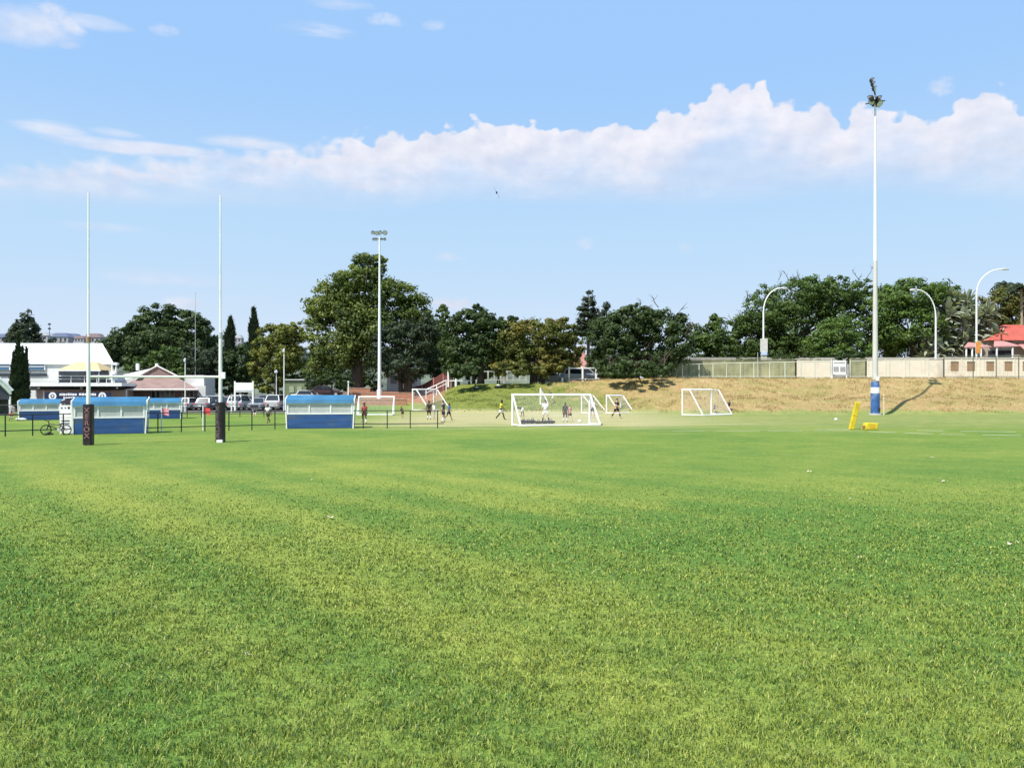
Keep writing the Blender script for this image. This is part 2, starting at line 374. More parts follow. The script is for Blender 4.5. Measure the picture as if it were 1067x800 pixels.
def net_material(name, pitch, cover):
    """see-through sheet of thin cords"""
    m = bpy.data.materials.new(name); m.use_nodes = True; t = NT(m.node_tree); t.n.clear()
    out = t.node('ShaderNodeOutputMaterial'); d = t.node('ShaderNodeBsdfDiffuse'); d.inputs[0].default_value = (0.6, 0.6, 0.6, 1)
    tr = t.node('ShaderNodeBsdfTransparent'); mx = t.node('ShaderNodeMixShader')
    tc = t.node('ShaderNodeTexCoord'); sp = t.node('ShaderNodeSeparateXYZ'); t.link(tc.outputs['UV'], sp.inputs[0])
    def line(v): return t.math('LESS_THAN', t.math('FRACT', t.math('DIVIDE', v, pitch)), cover)
    t.link(t.math('MAXIMUM', line(sp.outputs[0]), line(sp.outputs[1])), mx.inputs[0])
    t.link(tr.outputs[0], mx.inputs[1]); t.link(d.outputs[0], mx.inputs[2]); t.link(mx.outputs[0], out.inputs[0])
    return m
def sheet_material(name, color, clear):
    """scuffed clear plastic"""
    m = bpy.data.materials.new(name); m.use_nodes = True; t = NT(m.node_tree); t.n.clear()
    out = t.node('ShaderNodeOutputMaterial'); p = t.node('ShaderNodeBsdfPrincipled'); p.inputs['Roughness'].default_value = 0.25
    tc = t.node('ShaderNodeTexCoord'); n = t.noise(tc.outputs['Object'], 1.5, 4, 0.6)
    t.link(t.mix(n, tuple(c * 0.75 for c in color), color), p.inputs['Base Color'])
    tr = t.node('ShaderNodeBsdfTransparent'); mx = t.node('ShaderNodeMixShader')
    t.link(t.smooth(n, 0.3, 0.7, 1 - clear - 0.12, 1 - clear + 0.12), mx.inputs[0])
    t.link(tr.outputs[0], mx.inputs[1]); t.link(p.outputs[0], mx.inputs[2]); t.link(mx.outputs[0], out.inputs[0])
    return m
def brick_material(name, c1, c2, mortar, scale=6.0):
    m = bpy.data.materials.new(name); m.use_nodes = True; t = NT(m.node_tree); b = t.n['Principled BSDF']
    tc = t.node('ShaderNodeTexCoord'); mp = t.node('ShaderNodeMapping'); mp.inputs['Rotation'].default_value = (R(-90), 0, 0)
    t.link(tc.outputs['Object'], mp.inputs[0])
    br = t.node('ShaderNodeTexBrick'); t.link(mp.outputs[0], br.inputs['Vector'])
    br.inputs['Color1'].default_value = c1 + (1,); br.inputs['Color2'].default_value = c2 + (1,); br.inputs['Mortar'].default_value = mortar + (1,)
    br.inputs['Scale'].default_value = scale; br.inputs['Mortar Size'].default_value = 0.02
    t.link(br.outputs[0], b.inputs['Base Color']); b.inputs['Roughness'].default_value = 0.9
    return m

W_PAINT = mat('white paint', (0.80, 0.80, 0.79), 0.45, 0.05, 2.0, dirt=(0.45, 0.42, 0.36), dirt_amt=0.25)
W_ROOF = mat('white sheet roof', (0.70, 0.70, 0.70), 0.5, 0.03, 1.0)
W_WALL = mat('white plaster', (0.62, 0.62, 0.60), 0.85, 0.05, 0.8, dirt=(0.5, 0.48, 0.44), dirt_amt=0.2)
GREY_METAL = mat('galvanised steel', (0.50, 0.51, 0.52), 0.5, 0.10, 2.0, metal=0.3)
MASTW = mat('mast paint', (0.74, 0.76, 0.78), 0.5, 0.05, 0.6)
MASTG = mat('weathered mast base', (0.52, 0.50, 0.47), 0.6, 0.08, 0.6)
MASTB = mat('blue mast paint', (0.035, 0.110, 0.31), 0.6, 0.25, 1.8, dirt=(0.30, 0.36, 0.46), dirt_amt=0.8)
BLACK = mat('black paint', (0.018, 0.018, 0.022), 0.5, 0.2, 3.0)
DARKM = mat('dark lamp casing', (0.03, 0.032, 0.035), 0.5, 0.2, 3.0)
RUBBER = mat('black rubber', (0.02, 0.02, 0.02), 0.8)
GLASSD = mat('dark window glass', (0.025, 0.03, 0.036), 0.08, 0.3, 0.7, spec=0.6)
BLUE_P = mat('weathered blue panel', (0.024, 0.080, 0.235), 0.6, 0.25, 1.0, stretch=(0.45, 1, 4), dirt=(0.10, 0.12, 0.13), dirt_amt=0.95)
BLUE_PD = mat('dark blue panel', (0.02, 0.06, 0.19), 0.55, 0.2, 1.0, stretch=(0.5, 1, 3))
BLUE_R = mat('sky blue roof sheet', (0.028, 0.150, 0.29), 0.6, 0.2, 0.8, dirt=(0.12, 0.22, 0.30), dirt_amt=0.6)
CLEAR = sheet_material('scuffed clear sheet', (0.62, 0.63, 0.64), 0.22)
PADM = mat('black vinyl pad', (0.020, 0.014, 0.017), 0.45, 0.3, 3.0, dirt=(0.13, 0.08, 0.09), dirt_amt=0.5)
LETT = mat('faded pink print', (0.33, 0.15, 0.17), 0.7, 0.25, 6.0)
YELLOW = mat('yellow vinyl', (0.58, 0.44, 0.02), 0.6, 0.15, 3.0, dirt=(0.30, 0.20, 0.04), dirt_amt=0.6, bump=0.3)
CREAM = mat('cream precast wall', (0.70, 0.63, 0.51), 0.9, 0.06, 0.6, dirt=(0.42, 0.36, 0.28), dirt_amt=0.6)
CREAM_SHADE = mat('tree-shaded precast wall', (0.27, 0.27, 0.15), 0.9, 0.25, 0.7, dirt=(0.42, 0.40, 0.22), dirt_amt=0.7)  # cream wall coloured dark and greenish to carry the tree shade
FENCEG = mat('pale fence steel', (0.52, 0.54, 0.44), 0.55, 0.1, 1.0)
FENCED = mat('dark fence steel', (0.10, 0.12, 0.085), 0.6, 0.2, 1.0)
REDROOF = mat('red roof tile', (0.40, 0.085, 0.060), 0.75, 0.15, 1.4, bump=0.4)
PINKROOF = mat('faded red canopy', (0.46, 0.22, 0.20), 0.7, 0.12, 1.0)
BROWNROOF = mat('faded brown roof tile', (0.24, 0.160, 0.14), 0.85, 0.14, 0.9, stretch=(1, 1, 4), bump=0.4)
GREYROOF = mat('pale sheet roof', (0.52, 0.50, 0.48), 0.6, 0.1, 0.8)
PINKBRICK = brick_material('pale face brick', (0.40, 0.24, 0.18), (0.46, 0.30, 0.23), (0.45, 0.38, 0.32), 4.0)
DKBRICK = brick_material('dark face brick', (0.10, 0.055, 0.04), (0.14, 0.075, 0.055), (0.10, 0.09, 0.08), 4.0)
MAROON = mat('maroon fence paint', (0.12, 0.042, 0.036), 0.7, 0.2, 1.0)
REDSTEP = brick_material('red brick terrace', (0.30, 0.11, 0.065), (0.42, 0.19, 0.11), (0.36, 0.28, 0.2), 3.0)
AWN = mat('cream awning', (0.55, 0.42, 0.22), 0.85, 0.06, 1.0)
NAVY = mat('navy sign', (0.012, 0.016, 0.055), 0.5)
SLATE = mat('slate grey canvas', (0.075, 0.075, 0.10), 0.8, 0.1, 1.0)
BARK = mat('bark', (0.085, 0.065, 0.048), 0.95, 0.3, 3.0, bump=0.6, stretch=(1, 1, 0.3))
BARKP = mat('pale bark', (0.26, 0.22, 0.17), 0.95, 0.25, 2.0, bump=0.5, stretch=(1, 1, 0.3))
ORANGE = mat('orange sign paint', (0.62, 0.26, 0.06), 0.6)
REDFLAG = mat('red flag cloth', (0.60, 0.06, 0.07), 0.8)
PINKFLAG = mat('pink flag cloth', (0.70, 0.28, 0.33), 0.8)
DKCLOTH = mat('dark kit bag cloth', (0.018, 0.018, 0.022), 0.8, 0.4, 4.0)
WHITECLOTH = mat('white cloth', (0.75, 0.75, 0.75), 0.9)
PIPE = mat('black drain pipe', (0.022, 0.020, 0.020), 0.6, 0.3, 2.0)
LIMEW = mat('faded lime marking', (0.55, 0.55, 0.42), 0.95, 0.15, 2.0)
CONC = mat('concrete', (0.48, 0.46, 0.43), 0.9, 0.1, 1.0)
LAMPG = mat('lamp glass', (0.55, 0.57, 0.6), 0.15, 0.1, 3.0)
L_DARK = leaf_mat('dark foliage', (0.022, 0.042, 0.016), (0.078, 0.115, 0.036))
L_MID = leaf_mat('mid green foliage', (0.028, 0.058, 0.015), (0.109, 0.165, 0.038))
L_BLUE = leaf_mat('grey green foliage', (0.024, 0.039, 0.022), (0.076, 0.100, 0.056))
L_YEL = leaf_mat('yellow green foliage', (0.043, 0.064, 0.016), (0.275, 0.297, 0.065), (0.232, 0.189, 0.043), 0.4)
L_OLIVE = leaf_mat('olive foliage', (0.037, 0.053, 0.015), (0.161, 0.175, 0.039), (0.209, 0.154, 0.034), 0.6)
L_BIG = leaf_mat('gum tree foliage', (0.026, 0.044, 0.014), (0.125, 0.165, 0.036), (0.22, 0.26, 0.055), 0.7)
L_CYP = leaf_mat('cypress foliage', (0.017, 0.029, 0.016), (0.051, 0.072, 0.036))
L_CON = leaf_mat('conifer foliage', (0.020, 0.032, 0.020), (0.065, 0.087, 0.049))
L_PALE = leaf_mat('pale broad leaves', (0.055, 0.075, 0.045), (0.46, 0.48, 0.36))
L_BRIGHT = leaf_mat('bright green foliage', (0.036, 0.070, 0.017), (0.134, 0.211, 0.043))
SKINS = [mat('brown skin', (0.16, 0.085, 0.055), 0.6), mat('fair skin', (0.52, 0.32, 0.24), 0.6), mat('dark skin', (0.07, 0.04, 0.028), 0.6)]
HAIR = mat('black hair', (0.012, 0.010, 0.009), 0.7)
def cloth(name, c): return mat(name, c, 0.85, 0.08, 6.0)
C = dict(red=cloth('red cloth', (0.42, 0.07, 0.08)), pink=cloth('pink cloth', (0.50, 0.16, 0.17)), black=cloth('black cloth', (0.018, 0.018, 0.022)), navy=cloth('navy cloth', (0.02, 0.025, 0.06)),
         white=cloth('white kit cloth', (0.76, 0.76, 0.76)), grey=cloth('grey cloth', (0.42, 0.42, 0.43)), blue=cloth('blue cloth', (0.05, 0.18, 0.50)), yellow=cloth('yellow cloth', (0.68, 0.66, 0.06)), maroon=cloth('maroon cloth', (0.07, 0.018, 0.022)))

# ------------------------------------------------------------------ ground, markings, hill
def build_ground():
    xs = np.unique(np.concatenate([np.arange(-900, -140, 60), np.arange(-140, -36, 8), np.arange(-36, 72, 1.0), np.arange(72, 140, 8), np.arange(140, 901, 60)]))
    ys = np.unique(np.concatenate([np.arange(-60, 60, 10), np.arange(60, 78, 3), np.arange(78, 116, 0.6), np.arange(116, 150, 6), np.arange(150, 1001, 50)]))
    Xg, Yg = np.meshgrid(xs, ys); Zg = ground_z(Xg, Yg)
    V = np.stack([Xg, Yg, Zg], -1).reshape(-1, 3); nx = len(xs); ny = len(ys)
    i, j = np.meshgrid(np.arange(nx - 1), np.arange(ny - 1)); a = (j * nx + i).ravel()
    F = np.stack([a, a + 1, a + nx + 1, a + nx], -1)
    tag(np_mesh('ground', V, F, ground_material(), smooth=True), kind='structure')
build_ground()
def build_grass():
    rng = np.random.default_rng(7); n = 760000
    # even cover as seen from the sideline: dense close by, thinning out where the blades blur together
    q = rng.random(n); dmin, dmax = 3.2, 33.0
    d = dmin * (dmax / dmin) ** (q ** 1.25); X = (rng.random(n) - 0.5) * (1.42 * d + 4.5); Y = d
    clump = np.sin(X * 9 + 3 * np.sin(Y * 5)) * np.sin(Y * 8 + 2 * np.sin(X * 7))
    keep = rng.random(n) < (0.66 + 0.34 * clump) * (1 - sstep(7, 25, d))
    X, Y, d, clump = X[keep], Y[keep], d[keep], clump[keep]; n = len(X)
    h = (0.022 + 0.021 * rng.random(n) + 0.010 * clump) * np.clip(1 - (d - 9) * 0.020, .55, 1); w = 0.0034 * np.clip(d / 5.0, 0.9, 2.4) * (0.7 + 0.6 * rng.random(n))
    th = rng.random(n) * 2 * np.pi; lean = (0.25 + 0.75 * rng.random(n)) * h; ph = rng.random(n) * 2 * np.pi
    sx, sy = np.cos(th) * w, np.sin(th) * w; lx, ly = np.cos(ph) * lean, np.sin(ph) * lean
    z0 = np.zeros(n) - 0.003
    p0 = np.stack([X - sx, Y - sy, z0], -1); p1 = np.stack([X + sx, Y + sy, z0], -1)
    p2 = np.stack([X + sx * .8 + lx * .35, Y + sy * .8 + ly * .35, h * .6], -1); p3 = np.stack([X - sx * .8 + lx * .35, Y - sy * .8 + ly * .35, h * .6], -1)
    p4 = np.stack([X + lx + sx * .15, Y + ly + sy * .15, h * (1.0 - 0.2 * (lean / h) ** 2)], -1); p5 = np.stack([X + lx - sx * .15, Y + ly - sy * .15, h * (1.0 - 0.2 * (lean / h) ** 2)], -1)
    V = np.stack([p0, p1, p2, p3, p4, p5], 1).reshape(-1, 3); b = np.arange(n) * 6
    F = np.concatenate([np.stack([b, b + 1, b + 2, b + 3], -1), np.stack([b + 3, b + 2, b + 4, b + 5], -1)])
    tint = np.repeat(rng.random(n), 6)
    tag(np_mesh('grass', V, F, blade_material(), tint=tint), 'short green turf blades of the near playing field', 'grass', kind='stuff')
build_grass()
def build_bank_grass():
    """dry tussocks and tufts that roughen the bank, its foot and its crest"""
    rng = np.random.default_rng(11); n = 150000
    X = rng.uniform(-10, 66, n); Y = rng.uniform(77, 94.5, n); nz = np.sin(X * 1.1 + 2 * np.sin(Y * .7)) * np.sin(Y * 1.7 + 1.5 * np.sin(X * .6)) + .5 * np.sin(X * 3.1) * np.sin(Y * 2.7)
    Z = ground_z(X, Y); keep = (Z > .12) & (rng.random(n) < .10 + .45 * (nz > .3)); X, Y, Z, nz = X[keep], Y[keep], Z[keep], nz[keep]; n = len(X)
    h = (.05 + .10 * rng.random(n) + .10 * (nz > .35) * rng.random(n)); w = .012 + .02 * rng.random(n); th = rng.random(n) * 2 * np.pi; ph = rng.random(n) * 2 * np.pi; le = h * (.3 + .9 * rng.random(n))
    sx, sy = np.cos(th) * w, np.sin(th) * w
    p = [np.stack([X - sx, Y - sy, Z - .02], -1), np.stack([X + sx, Y + sy, Z - .02], -1), np.stack([X + sx * .4 + le * np.cos(ph), Y + sy * .4 + le * np.sin(ph), Z + h], -1), np.stack([X - sx * .4 + le * np.cos(ph), Y - sy * .4 + le * np.sin(ph), Z + h], -1)]
    m = bpy.data.materials.new('dry tussocks'); m.use_nodes = True; t = NT(m.node_tree); b = t.n['Principled BSDF']; geo = t.node('ShaderNodeNewGeometry'); at = t.node('ShaderNodeAttribute', attribute_name='tint'); sp = t.node('ShaderNodeSeparateXYZ'); t.link(geo.outputs['Position'], sp.inputs[0])
    bn = t.noise(geo.outputs['Position'], 0.5, 5, 0.65); k = t.math('ADD', t.math('MULTIPLY', sp.outputs[0], 0.045), t.math('ADD', t.math('MULTIPLY', bn, 1.3), t.math('MULTIPLY', sp.outputs[2], 0.11)))
    k = t.math('ADD', k, t.smooth(sp.outputs[0], 17.0, 22.0, 0.0, 0.25)); g = t.mix(at.outputs['Fac'], (0.09, 0.13, 0.025), (0.21, 0.24, 0.06)); o = t.mix(at.outputs['Fac'], (0.24, 0.172, 0.07), (0.43, 0.335, 0.155))
    t.link(t.mix(t.smooth(k, 1.02, 1.52), g, o), b.inputs['Base Color']); b.inputs['Roughness'].default_value = .9; b.inputs['Specular IOR Level'].default_value = .1
    tag(np_mesh('dry_grass', np.stack(p, 1).reshape(-1, 3), np.arange(n * 4).reshape(n, 4), m, tint=np.repeat(rng.random(n), 4)), 'dry grass tussocks covering the bank below the fence', 'grass', kind='stuff')
build_bank_grass()
def marking(pts, w):
    m = M()
    rnd = random.Random(len(pts) * 7 + int(w * 100))
    for (a, b) in zip(pts[:-1], pts[1:]):
        A, B = Vector((*a, 0)), Vector((*b, 0)); L = (B - A).length; t = (B - A) / L; nrm = Vector((-t.y, t.x, 0)); s = 0.0
        while s < L:                                                   # worn away in places
            e = min(L, s + rnd.uniform(0.7, 3.0)); ww = w * rnd.uniform(0.55, 1.1)
            q = [A + t * s - nrm * ww / 2, A + t * e - nrm * ww / 2, A + t * e + nrm * ww / 2, A + t * s + nrm * ww / 2]
            m.add([(p.x, p.y, 0.006) for p in q], [(0, 1, 2, 3)]); s = e + rnd.uniform(0.05, 0.9)
    return m
def g2(px, py): d = gd(py); return (wx(px, d), d)
for pts, w in (([g2(860, 447.4), g2(905, 447.5)], 0.22), ([g2(905, 449.6), g2(985, 452.4), g2(1120, 454.6)], 0.26), ([g2(955, 448.4), g2(1120, 451.2)], 0.22), ([g2(700, 449.4), g2(800, 449.0), g2(905, 449.5)], 0.14),
               ([g2(470, 432.6), g2(640, 432.2), g2(740, 434.0)], 0.35), ([g2(800, 446), g2(860, 447.3)], 0.15)):
    tag(marking(pts, w).build('field_marking', LIMEW), kind='structure')
def build_hill():
    xs = np.linspace(-560, 60, 90); ts = np.linspace(0, 1, 14); V = []
    top = 31 + 3.0 * np.sin(xs * 0.02) + 1.6 * np.sin(xs * 0.061 + 1) - 6 * sstep(-200, 40, xs)
    for t in ts:
        for x, h in zip(xs, top): V.append((x, 380 + 240 * t, -1 + (h + 1) * math.sin(min(t / 0.55, 1) * math.pi / 2) * (1 - 0.3 * max(0, t - 0.55))))
    nx = len(xs); a = np.array([j * nx + i for j in range(len(ts) - 1) for i in range(nx - 1)])
    F = np.stack([a, a + 1, a + nx + 1, a + nx], -1)
    m = mat('far wooded hill', (0.085, 0.105, 0.075), 0.95, 0.5, 0.06)
    tag(np_mesh('hill', np.array(V), F, m, smooth=True), kind='structure')
build_hill()

# ------------------------------------------------------------------ trees
def leaves(lobes, n, size, rng, clump=0.26, per=60, flat=0.0, up=0.35):
    """leaf quads in clumps spread through a set of ellipsoids (cx, cy, cz, rx, ry, rz)"""
    L = np.array(lobes, float); vol = (L[:, 3] * L[:, 4] + L[:, 3] * L[:, 5] + L[:, 4] * L[:, 5]); prob = vol / vol.sum()
    nc = max(6, n // per); li = rng.choice(len(L), nc, p=prob)
    u = rng.normal(size=(nc, 3)); u /= np.linalg.norm(u, axis=1)[:, None]
    r = 0.45 + 0.55 * rng.random(nc) ** 0.6
    cr = clump * np.minimum(L[li, 3], L[li, 5]) * (0.65 + 0.7 * rng.random(nc)); cr = np.clip(cr, size * 1.2, 2.2)
    c = L[li, :3] + u * L[li, 3:6] * r[:, None] * (1 - 0.35 * clump)
    ci = np.repeat(np.arange(nc), per); m = len(ci)
    v = rng.normal(size=(m, 3)); v /= np.linalg.norm(v, axis=1)[:, None]
    p = c[ci] + v * (cr[ci] * rng.random(m) ** 0.45)[:, None] * np.array([1.15, 1.15, 0.75])
    nrm = v * 1.5 + u[ci] * 0.35 + np.array([0, 0, up]) + rng.normal(size=(m, 3)) * 0.42
    nrm[:, 2] += flat * 2; nrm /= np.linalg.norm(nrm, axis=1)[:, None]
    t = np.cross(nrm, rng.normal(size=(m, 3))); t /= np.linalg.norm(t, axis=1)[:, None]; b = np.cross(nrm, t)
    s = (size * (0.6 + 0.8 * rng.random(m)))[:, None]
    q = np.stack([p - t * s * .5, p + b * s * .32, p + t * s * .5, p - b * s * .32], 1).reshape(-1, 3)
    ct = rng.random(nc); tint = np.repeat(np.clip(ct[ci] * 0.8 + 0.2 * rng.random(m), 0, 1), 4)
    return q, tint
def finish_crown(parent, q, tint, m):
    n = len(q) // 4; F = np.arange(n * 4).reshape(n, 4)
    return np_mesh('crown', q, F, m, parent, tint)
TREE_SEED = [100]
def tree(name, label, px, d, lobes, m, n, size, trunk=0.35, bark=None, group='trees beyond the pitches', twigs=0, base_y=None, cat='tree', clump=0.26, depth=0.85, stems=1, fill=True, ground_px=None):
    """lobes in survey pixels (cx, cy, rx, ry) at distance d"""
    TREE_SEED[0] += 1; rng = np.random.default_rng(TREE_SEED[0]); rnd = random.Random(TREE_SEED[0])
    x0 = wx(px, d); z0 = gz(x0, d); k = d / FOC
    root = thing(name, label, cat, (x0, d, z0), 0, group)
    L = []
    for lb in lobes:
        cx, cy, rx, ry = lb[:4]; dy = lb[4] if len(lb) > 4 else rnd.uniform(-.25, .25) * rx * k; kk = (d + dy) / FOC
        L.append(((cx - CX) * kk - x0, dy, wz(cy, d + dy) - z0, rx * kk, rx * kk * depth, ry * kk))
    q, tint = leaves(L, int(n * 1.8), size * .76, rng, clump)
    finish_crown(root, q, tint, m)
    t = M(); low = min(l[2] - l[5] for l in L); topz = max(l[2] + 0.3 * l[5] for l in L); bx = 0.0
    for sidx in range(stems):
        ox = 0 if stems == 1 else rnd.uniform(-1, 1) * trunk * 3; bend = rnd.uniform(-.4, .4)
        hz_ = max(low + 0.35 * (topz - low), 1.2)
        pts = [(ox, 0, -0.3), (ox * 1.1 + bend * .3, 0, hz_ * .35), (ox * 1.2 + bend, 0.1, hz_ * .7), (ox * 1.25 + bend * 1.2, 0.1, hz_)]
        t.tube(pts, [trunk * 1.35, trunk, trunk * .85, trunk * .7], 9)
        top = Vector(pts[-1])
        for l in (L if stems == 1 else L[sidx::stems]):
            e = Vector((l[0], l[1], l[2] + 0.2 * l[5])); mid = top.lerp(e, 0.5) + Vector((rnd.uniform(-.5, .5), rnd.uniform(-.5, .5), -0.2))
            t.tube([top, mid, e], [trunk * .5, trunk * .32, trunk * .12], 6)
            for _ in range(4):
                a = Vector(rnd.choice([mid, e])); b = a + Vector((rnd.uniform(-1, 1) * l[3], rnd.uniform(-1, 1) * l[4], rnd.uniform(-.2, .9) * l[5])) * .8
                t.tube([a, a.lerp(b, .5) + Vector((0, 0, .15)), b], [trunk * .16, trunk * .1, trunk * .04], 5)
    for _ in range(twigs):
        l = rnd.choice(L); a = Vector((l[0] + rnd.uniform(-.7, .7) * l[3], l[1] + rnd.uniform(-.5, .5) * l[4], l[2] + .6 * l[5])); b = a + Vector((rnd.uniform(-.5, .7), rnd.uniform(-.3, .3), rnd.uniform(.5, 1.0))) * rnd.uniform(1.2, 2.6)
        t.tube([a, a.lerp(b, .5) + Vector((rnd.uniform(-.2, .2), 0, 0)), b], [.06, .04, .02], 5)
        for _ in range(4):
            c0 = a.lerp(b, rnd.uniform(.3, .95)); c1 = c0 + Vector((rnd.uniform(-.7, .7), rnd.uniform(-.4, .4), rnd.uniform(.1, .7)))
            t.tube([c0, c1], [.03, .012], 4)
    t.build('trunk', bark or BARK, root, smooth=True)
    return root
def spire(name, label, px, d, y_top, y_bot, half, m, n, size, group, extra=()):
    """cypress: dense upright sprays round a leader, drawn in to a point; extra = side leaders (px, y_top, half)"""
    TREE_SEED[0] += 1; rng = np.random.default_rng(TREE_SEED[0]); x0 = wx(px, d); z0 = gz(x0, d); k = d / FOC
    root = thing(name, label, 'tree', (x0, d, z0), 0, group); Q = []; T = []; t = M()
    for (lx, yt, hf) in [(px, y_top, half)] + list(extra):
        zt = wz(yt, d) - z0; zb = max(.2, wz(y_bot, d) - z0); X0 = (lx - px) * k; cnt = int(n * (1.0 if lx == px and yt == y_top else .22))
        f = rng.random(cnt) ** .62; prof = np.clip(np.sin(np.clip(f * 1.12, 0, 1) * np.pi * .5) ** .8, .05, 1); lump = 1 + .16 * np.sin(f * 23 + 2.0) + .14 * np.sin(f * 9 + lx)
        a = rng.random(cnt) * 2 * np.pi; r = hf * k * prof * lump * rng.random(cnt) ** .42 * (1 + .18 * np.sin(a * 3 + f * 12))
        c = np.stack([X0 + r * np.cos(a) + .10 * hf * k * np.sin(f * 6 + lx), r * np.sin(a), zt + (zb - zt) * f], -1)
        out_ = np.stack([np.cos(a), np.sin(a), .25 + 0 * a], -1) + rng.normal(size=(cnt, 3)) * .4; out_ /= np.linalg.norm(out_, axis=1)[:, None]
        up_ = np.stack([.35 * np.cos(a), .35 * np.sin(a), np.ones(cnt)], -1) + rng.normal(size=(cnt, 3)) * .3; sd = np.cross(out_, up_); sd /= np.linalg.norm(sd, axis=1)[:, None]; sz = (size * (.6 + .8 * rng.random(cnt)))[:, None]
        Q.append(np.stack([c - up_ * sz * .6, c + sd * sz * .25, c + up_ * sz * .8, c - sd * sz * .25], 1).reshape(-1, 3)); T.append(np.repeat(np.clip(.5 + .5 * np.sin(f * 31 + a * 2) * rng.random(cnt), 0, 1), 4))
        t.tube([(X0 * .4, 0, -.3), (X0, 0, zb + .5 * (zt - zb)), (X0, 0, zt - .4)], [.2, .12, .03], 7)
    finish_crown(root, np.concatenate(Q), np.concatenate(T), m); t.build('trunk', BARK, root, smooth=True)
    return root
def conifer(name, label, px, d, y_top, y_bot, half, m, n, size, group, second=None):
    """layered conifer: whorls of drooping boughs round one or two leaders"""
    TREE_SEED[0] += 1; rng = np.random.default_rng(TREE_SEED[0]); rnd = random.Random(TREE_SEED[0])
    x0 = wx(px, d); z0 = gz(x0, d); k = d / FOC; root = thing(name, label, 'tree', (x0, d, z0), 0, group)
    L = []; t = M(); leaders = [(px, y_top, 1.0)] + ([second] if second else [])
    for lx, ly, sc in leaders:
        tiers = 8; X = (lx - px) * k
        t.tube([(X * .3, 0, -.3), (X, 0, (wz(ly, d) - z0) * .6), (X, 0, wz(ly, d) - z0)], [.45, .28, .04], 8)
        for i in range(tiers):
            f = (i + .4) / tiers; zc = wz(ly + (y_bot - ly) * f, d) - z0; rr = half * k * sc * (0.10 + 0.90 * f ** .85)
            nb = 5 + i
            for j in range(nb):
                a = 2 * math.pi * j / nb + rnd.uniform(-.4, .4); le = rr * rnd.uniform(.55, 1.05)
                e = (X + math.cos(a) * le, math.sin(a) * le, zc + rnd.uniform(-.3, .25))
                L.append((X + math.cos(a) * le * .62, math.sin(a) * le * .62, zc + rnd.uniform(-.3, .25), max(.25, le * .42), max(.25, le * .42), .22 + .05 * rr))
                t.tube([(X, 0, zc), e], [.06, .02], 4)
    q, tint = leaves(L, n, size, rng, .5, 26, flat=.5)
    finish_crown(root, q, tint, m); t.build('trunk', BARK, root, smooth=True)
    return root

G1 = 'trees around the clubhouse'; G2 = 'tall trees beyond the practice goals'; G3 = 'trees on the plateau above the bank'
conifer('cedar_tree', 'dark layered cedar with two leaders rising behind the white roof', 29, 122, 321, 362, 21, L_CON, 9000, .42, G1, second=(18, 333, .8))
spire('cypress_tree', 'ragged dark cypress standing in front of the white clubhouse wall', 20.5, 84, 372, 421, 8.2, L_CYP, 11000, .34, G1, extra=[(18.5, 345, 2.6), (23.5, 360, 2.2), (14, 366, 2.4), (27.5, 362, 1.7)])
tree('round_tree', 'big dark round tree behind the brown roofed pavilion', 168, 150, [(135, 362, 30, 22), (118, 372, 16, 16), (160, 338, 24, 22), (178, 332, 18, 17), (200, 342, 22, 20), (170, 365, 45, 25), (216, 358, 14, 14), (205, 372, 26, 22), (140, 345, 12, 12)], L_DARK, 17000, .75, .6, group=G1)
tree('shrub_tree', 'mid green bushy tree behind the pavilion roof', 178, 128, [(150, 383, 22, 13), (178, 374, 24, 15), (200, 382, 22, 16), (190, 395, 34, 12)], L_MID, 7000, .5, .25, group=G1, stems=2)
spire('cypress_tree', 'slim dark cypress just right of the right rugby upright', 239.5, 135, 331, 400, 7.6, L_CYP, 11000, .55, G1)
spire('cypress_tree', 'taller dark cypress behind the yellow green tree', 264, 140, 321, 398, 7.2, L_CYP, 11000, .55, G1)
tree('dark_shrub', 'low dark bush behind the parked cars and the white board', 243, 118, [(232, 385, 17, 20), (252, 378, 16, 20), (240, 400, 26, 14)], L_DARK, 6500, .45, .2, group=G1, stems=2, cat='bush')
tree('dark_shrub', 'low grey green bush behind the white store', 214, 116, [(205, 376, 18, 18), (222, 382, 15, 22), (212, 398, 18, 14)], L_BLUE, 5000, .45, .2, group=G1, stems=2, cat='bush')
tree('leafy_tree', 'yellow topped spreading tree behind the far right dugout', 288, 112, [(288, 348, 24, 13), (300, 360, 18, 22), (272, 364, 13, 12), (268, 383, 11, 10), (290, 375, 26, 20), (284, 398, 24, 14), (308, 345, 9, 12)], L_YEL, 13000, .42, .35, group=G2)
tree('gum_tree', 'tallest domed tree with a knob at its top', 372, 110, [(384, 275, 22, 12), (376, 292, 34, 16), (350, 308, 26, 18), (333, 323, 19, 17), (408, 306, 30, 18), (434, 324, 20, 20), (370, 322, 38, 24), (446, 350, 12, 22), (330, 345, 15, 28), (352, 365, 30, 26), (385, 350, 34, 30), (412, 338, 26, 24), (440, 342, 15, 18), (334, 385, 18, 18)], L_BIG, 27000, .5, .75, group=G2, clump=.36)
tree('leafy_tree', 'grey green rounded tree right of the domed gum', 422, 104, [(420, 348, 26, 17), (404, 362, 18, 22), (440, 358, 20, 26), (420, 382, 28, 16), (448, 340, 14, 17)], L_BLUE, 9500, .42, .3, group=G2, stems=3)
tree('leafy_tree', 'small round topped dark tree just right of the domed gum', 461, 120, [(461, 327, 8, 10), (464, 343, 12, 14), (458, 362, 16, 20)], L_MID, 5000, .45, .25, group=G2)
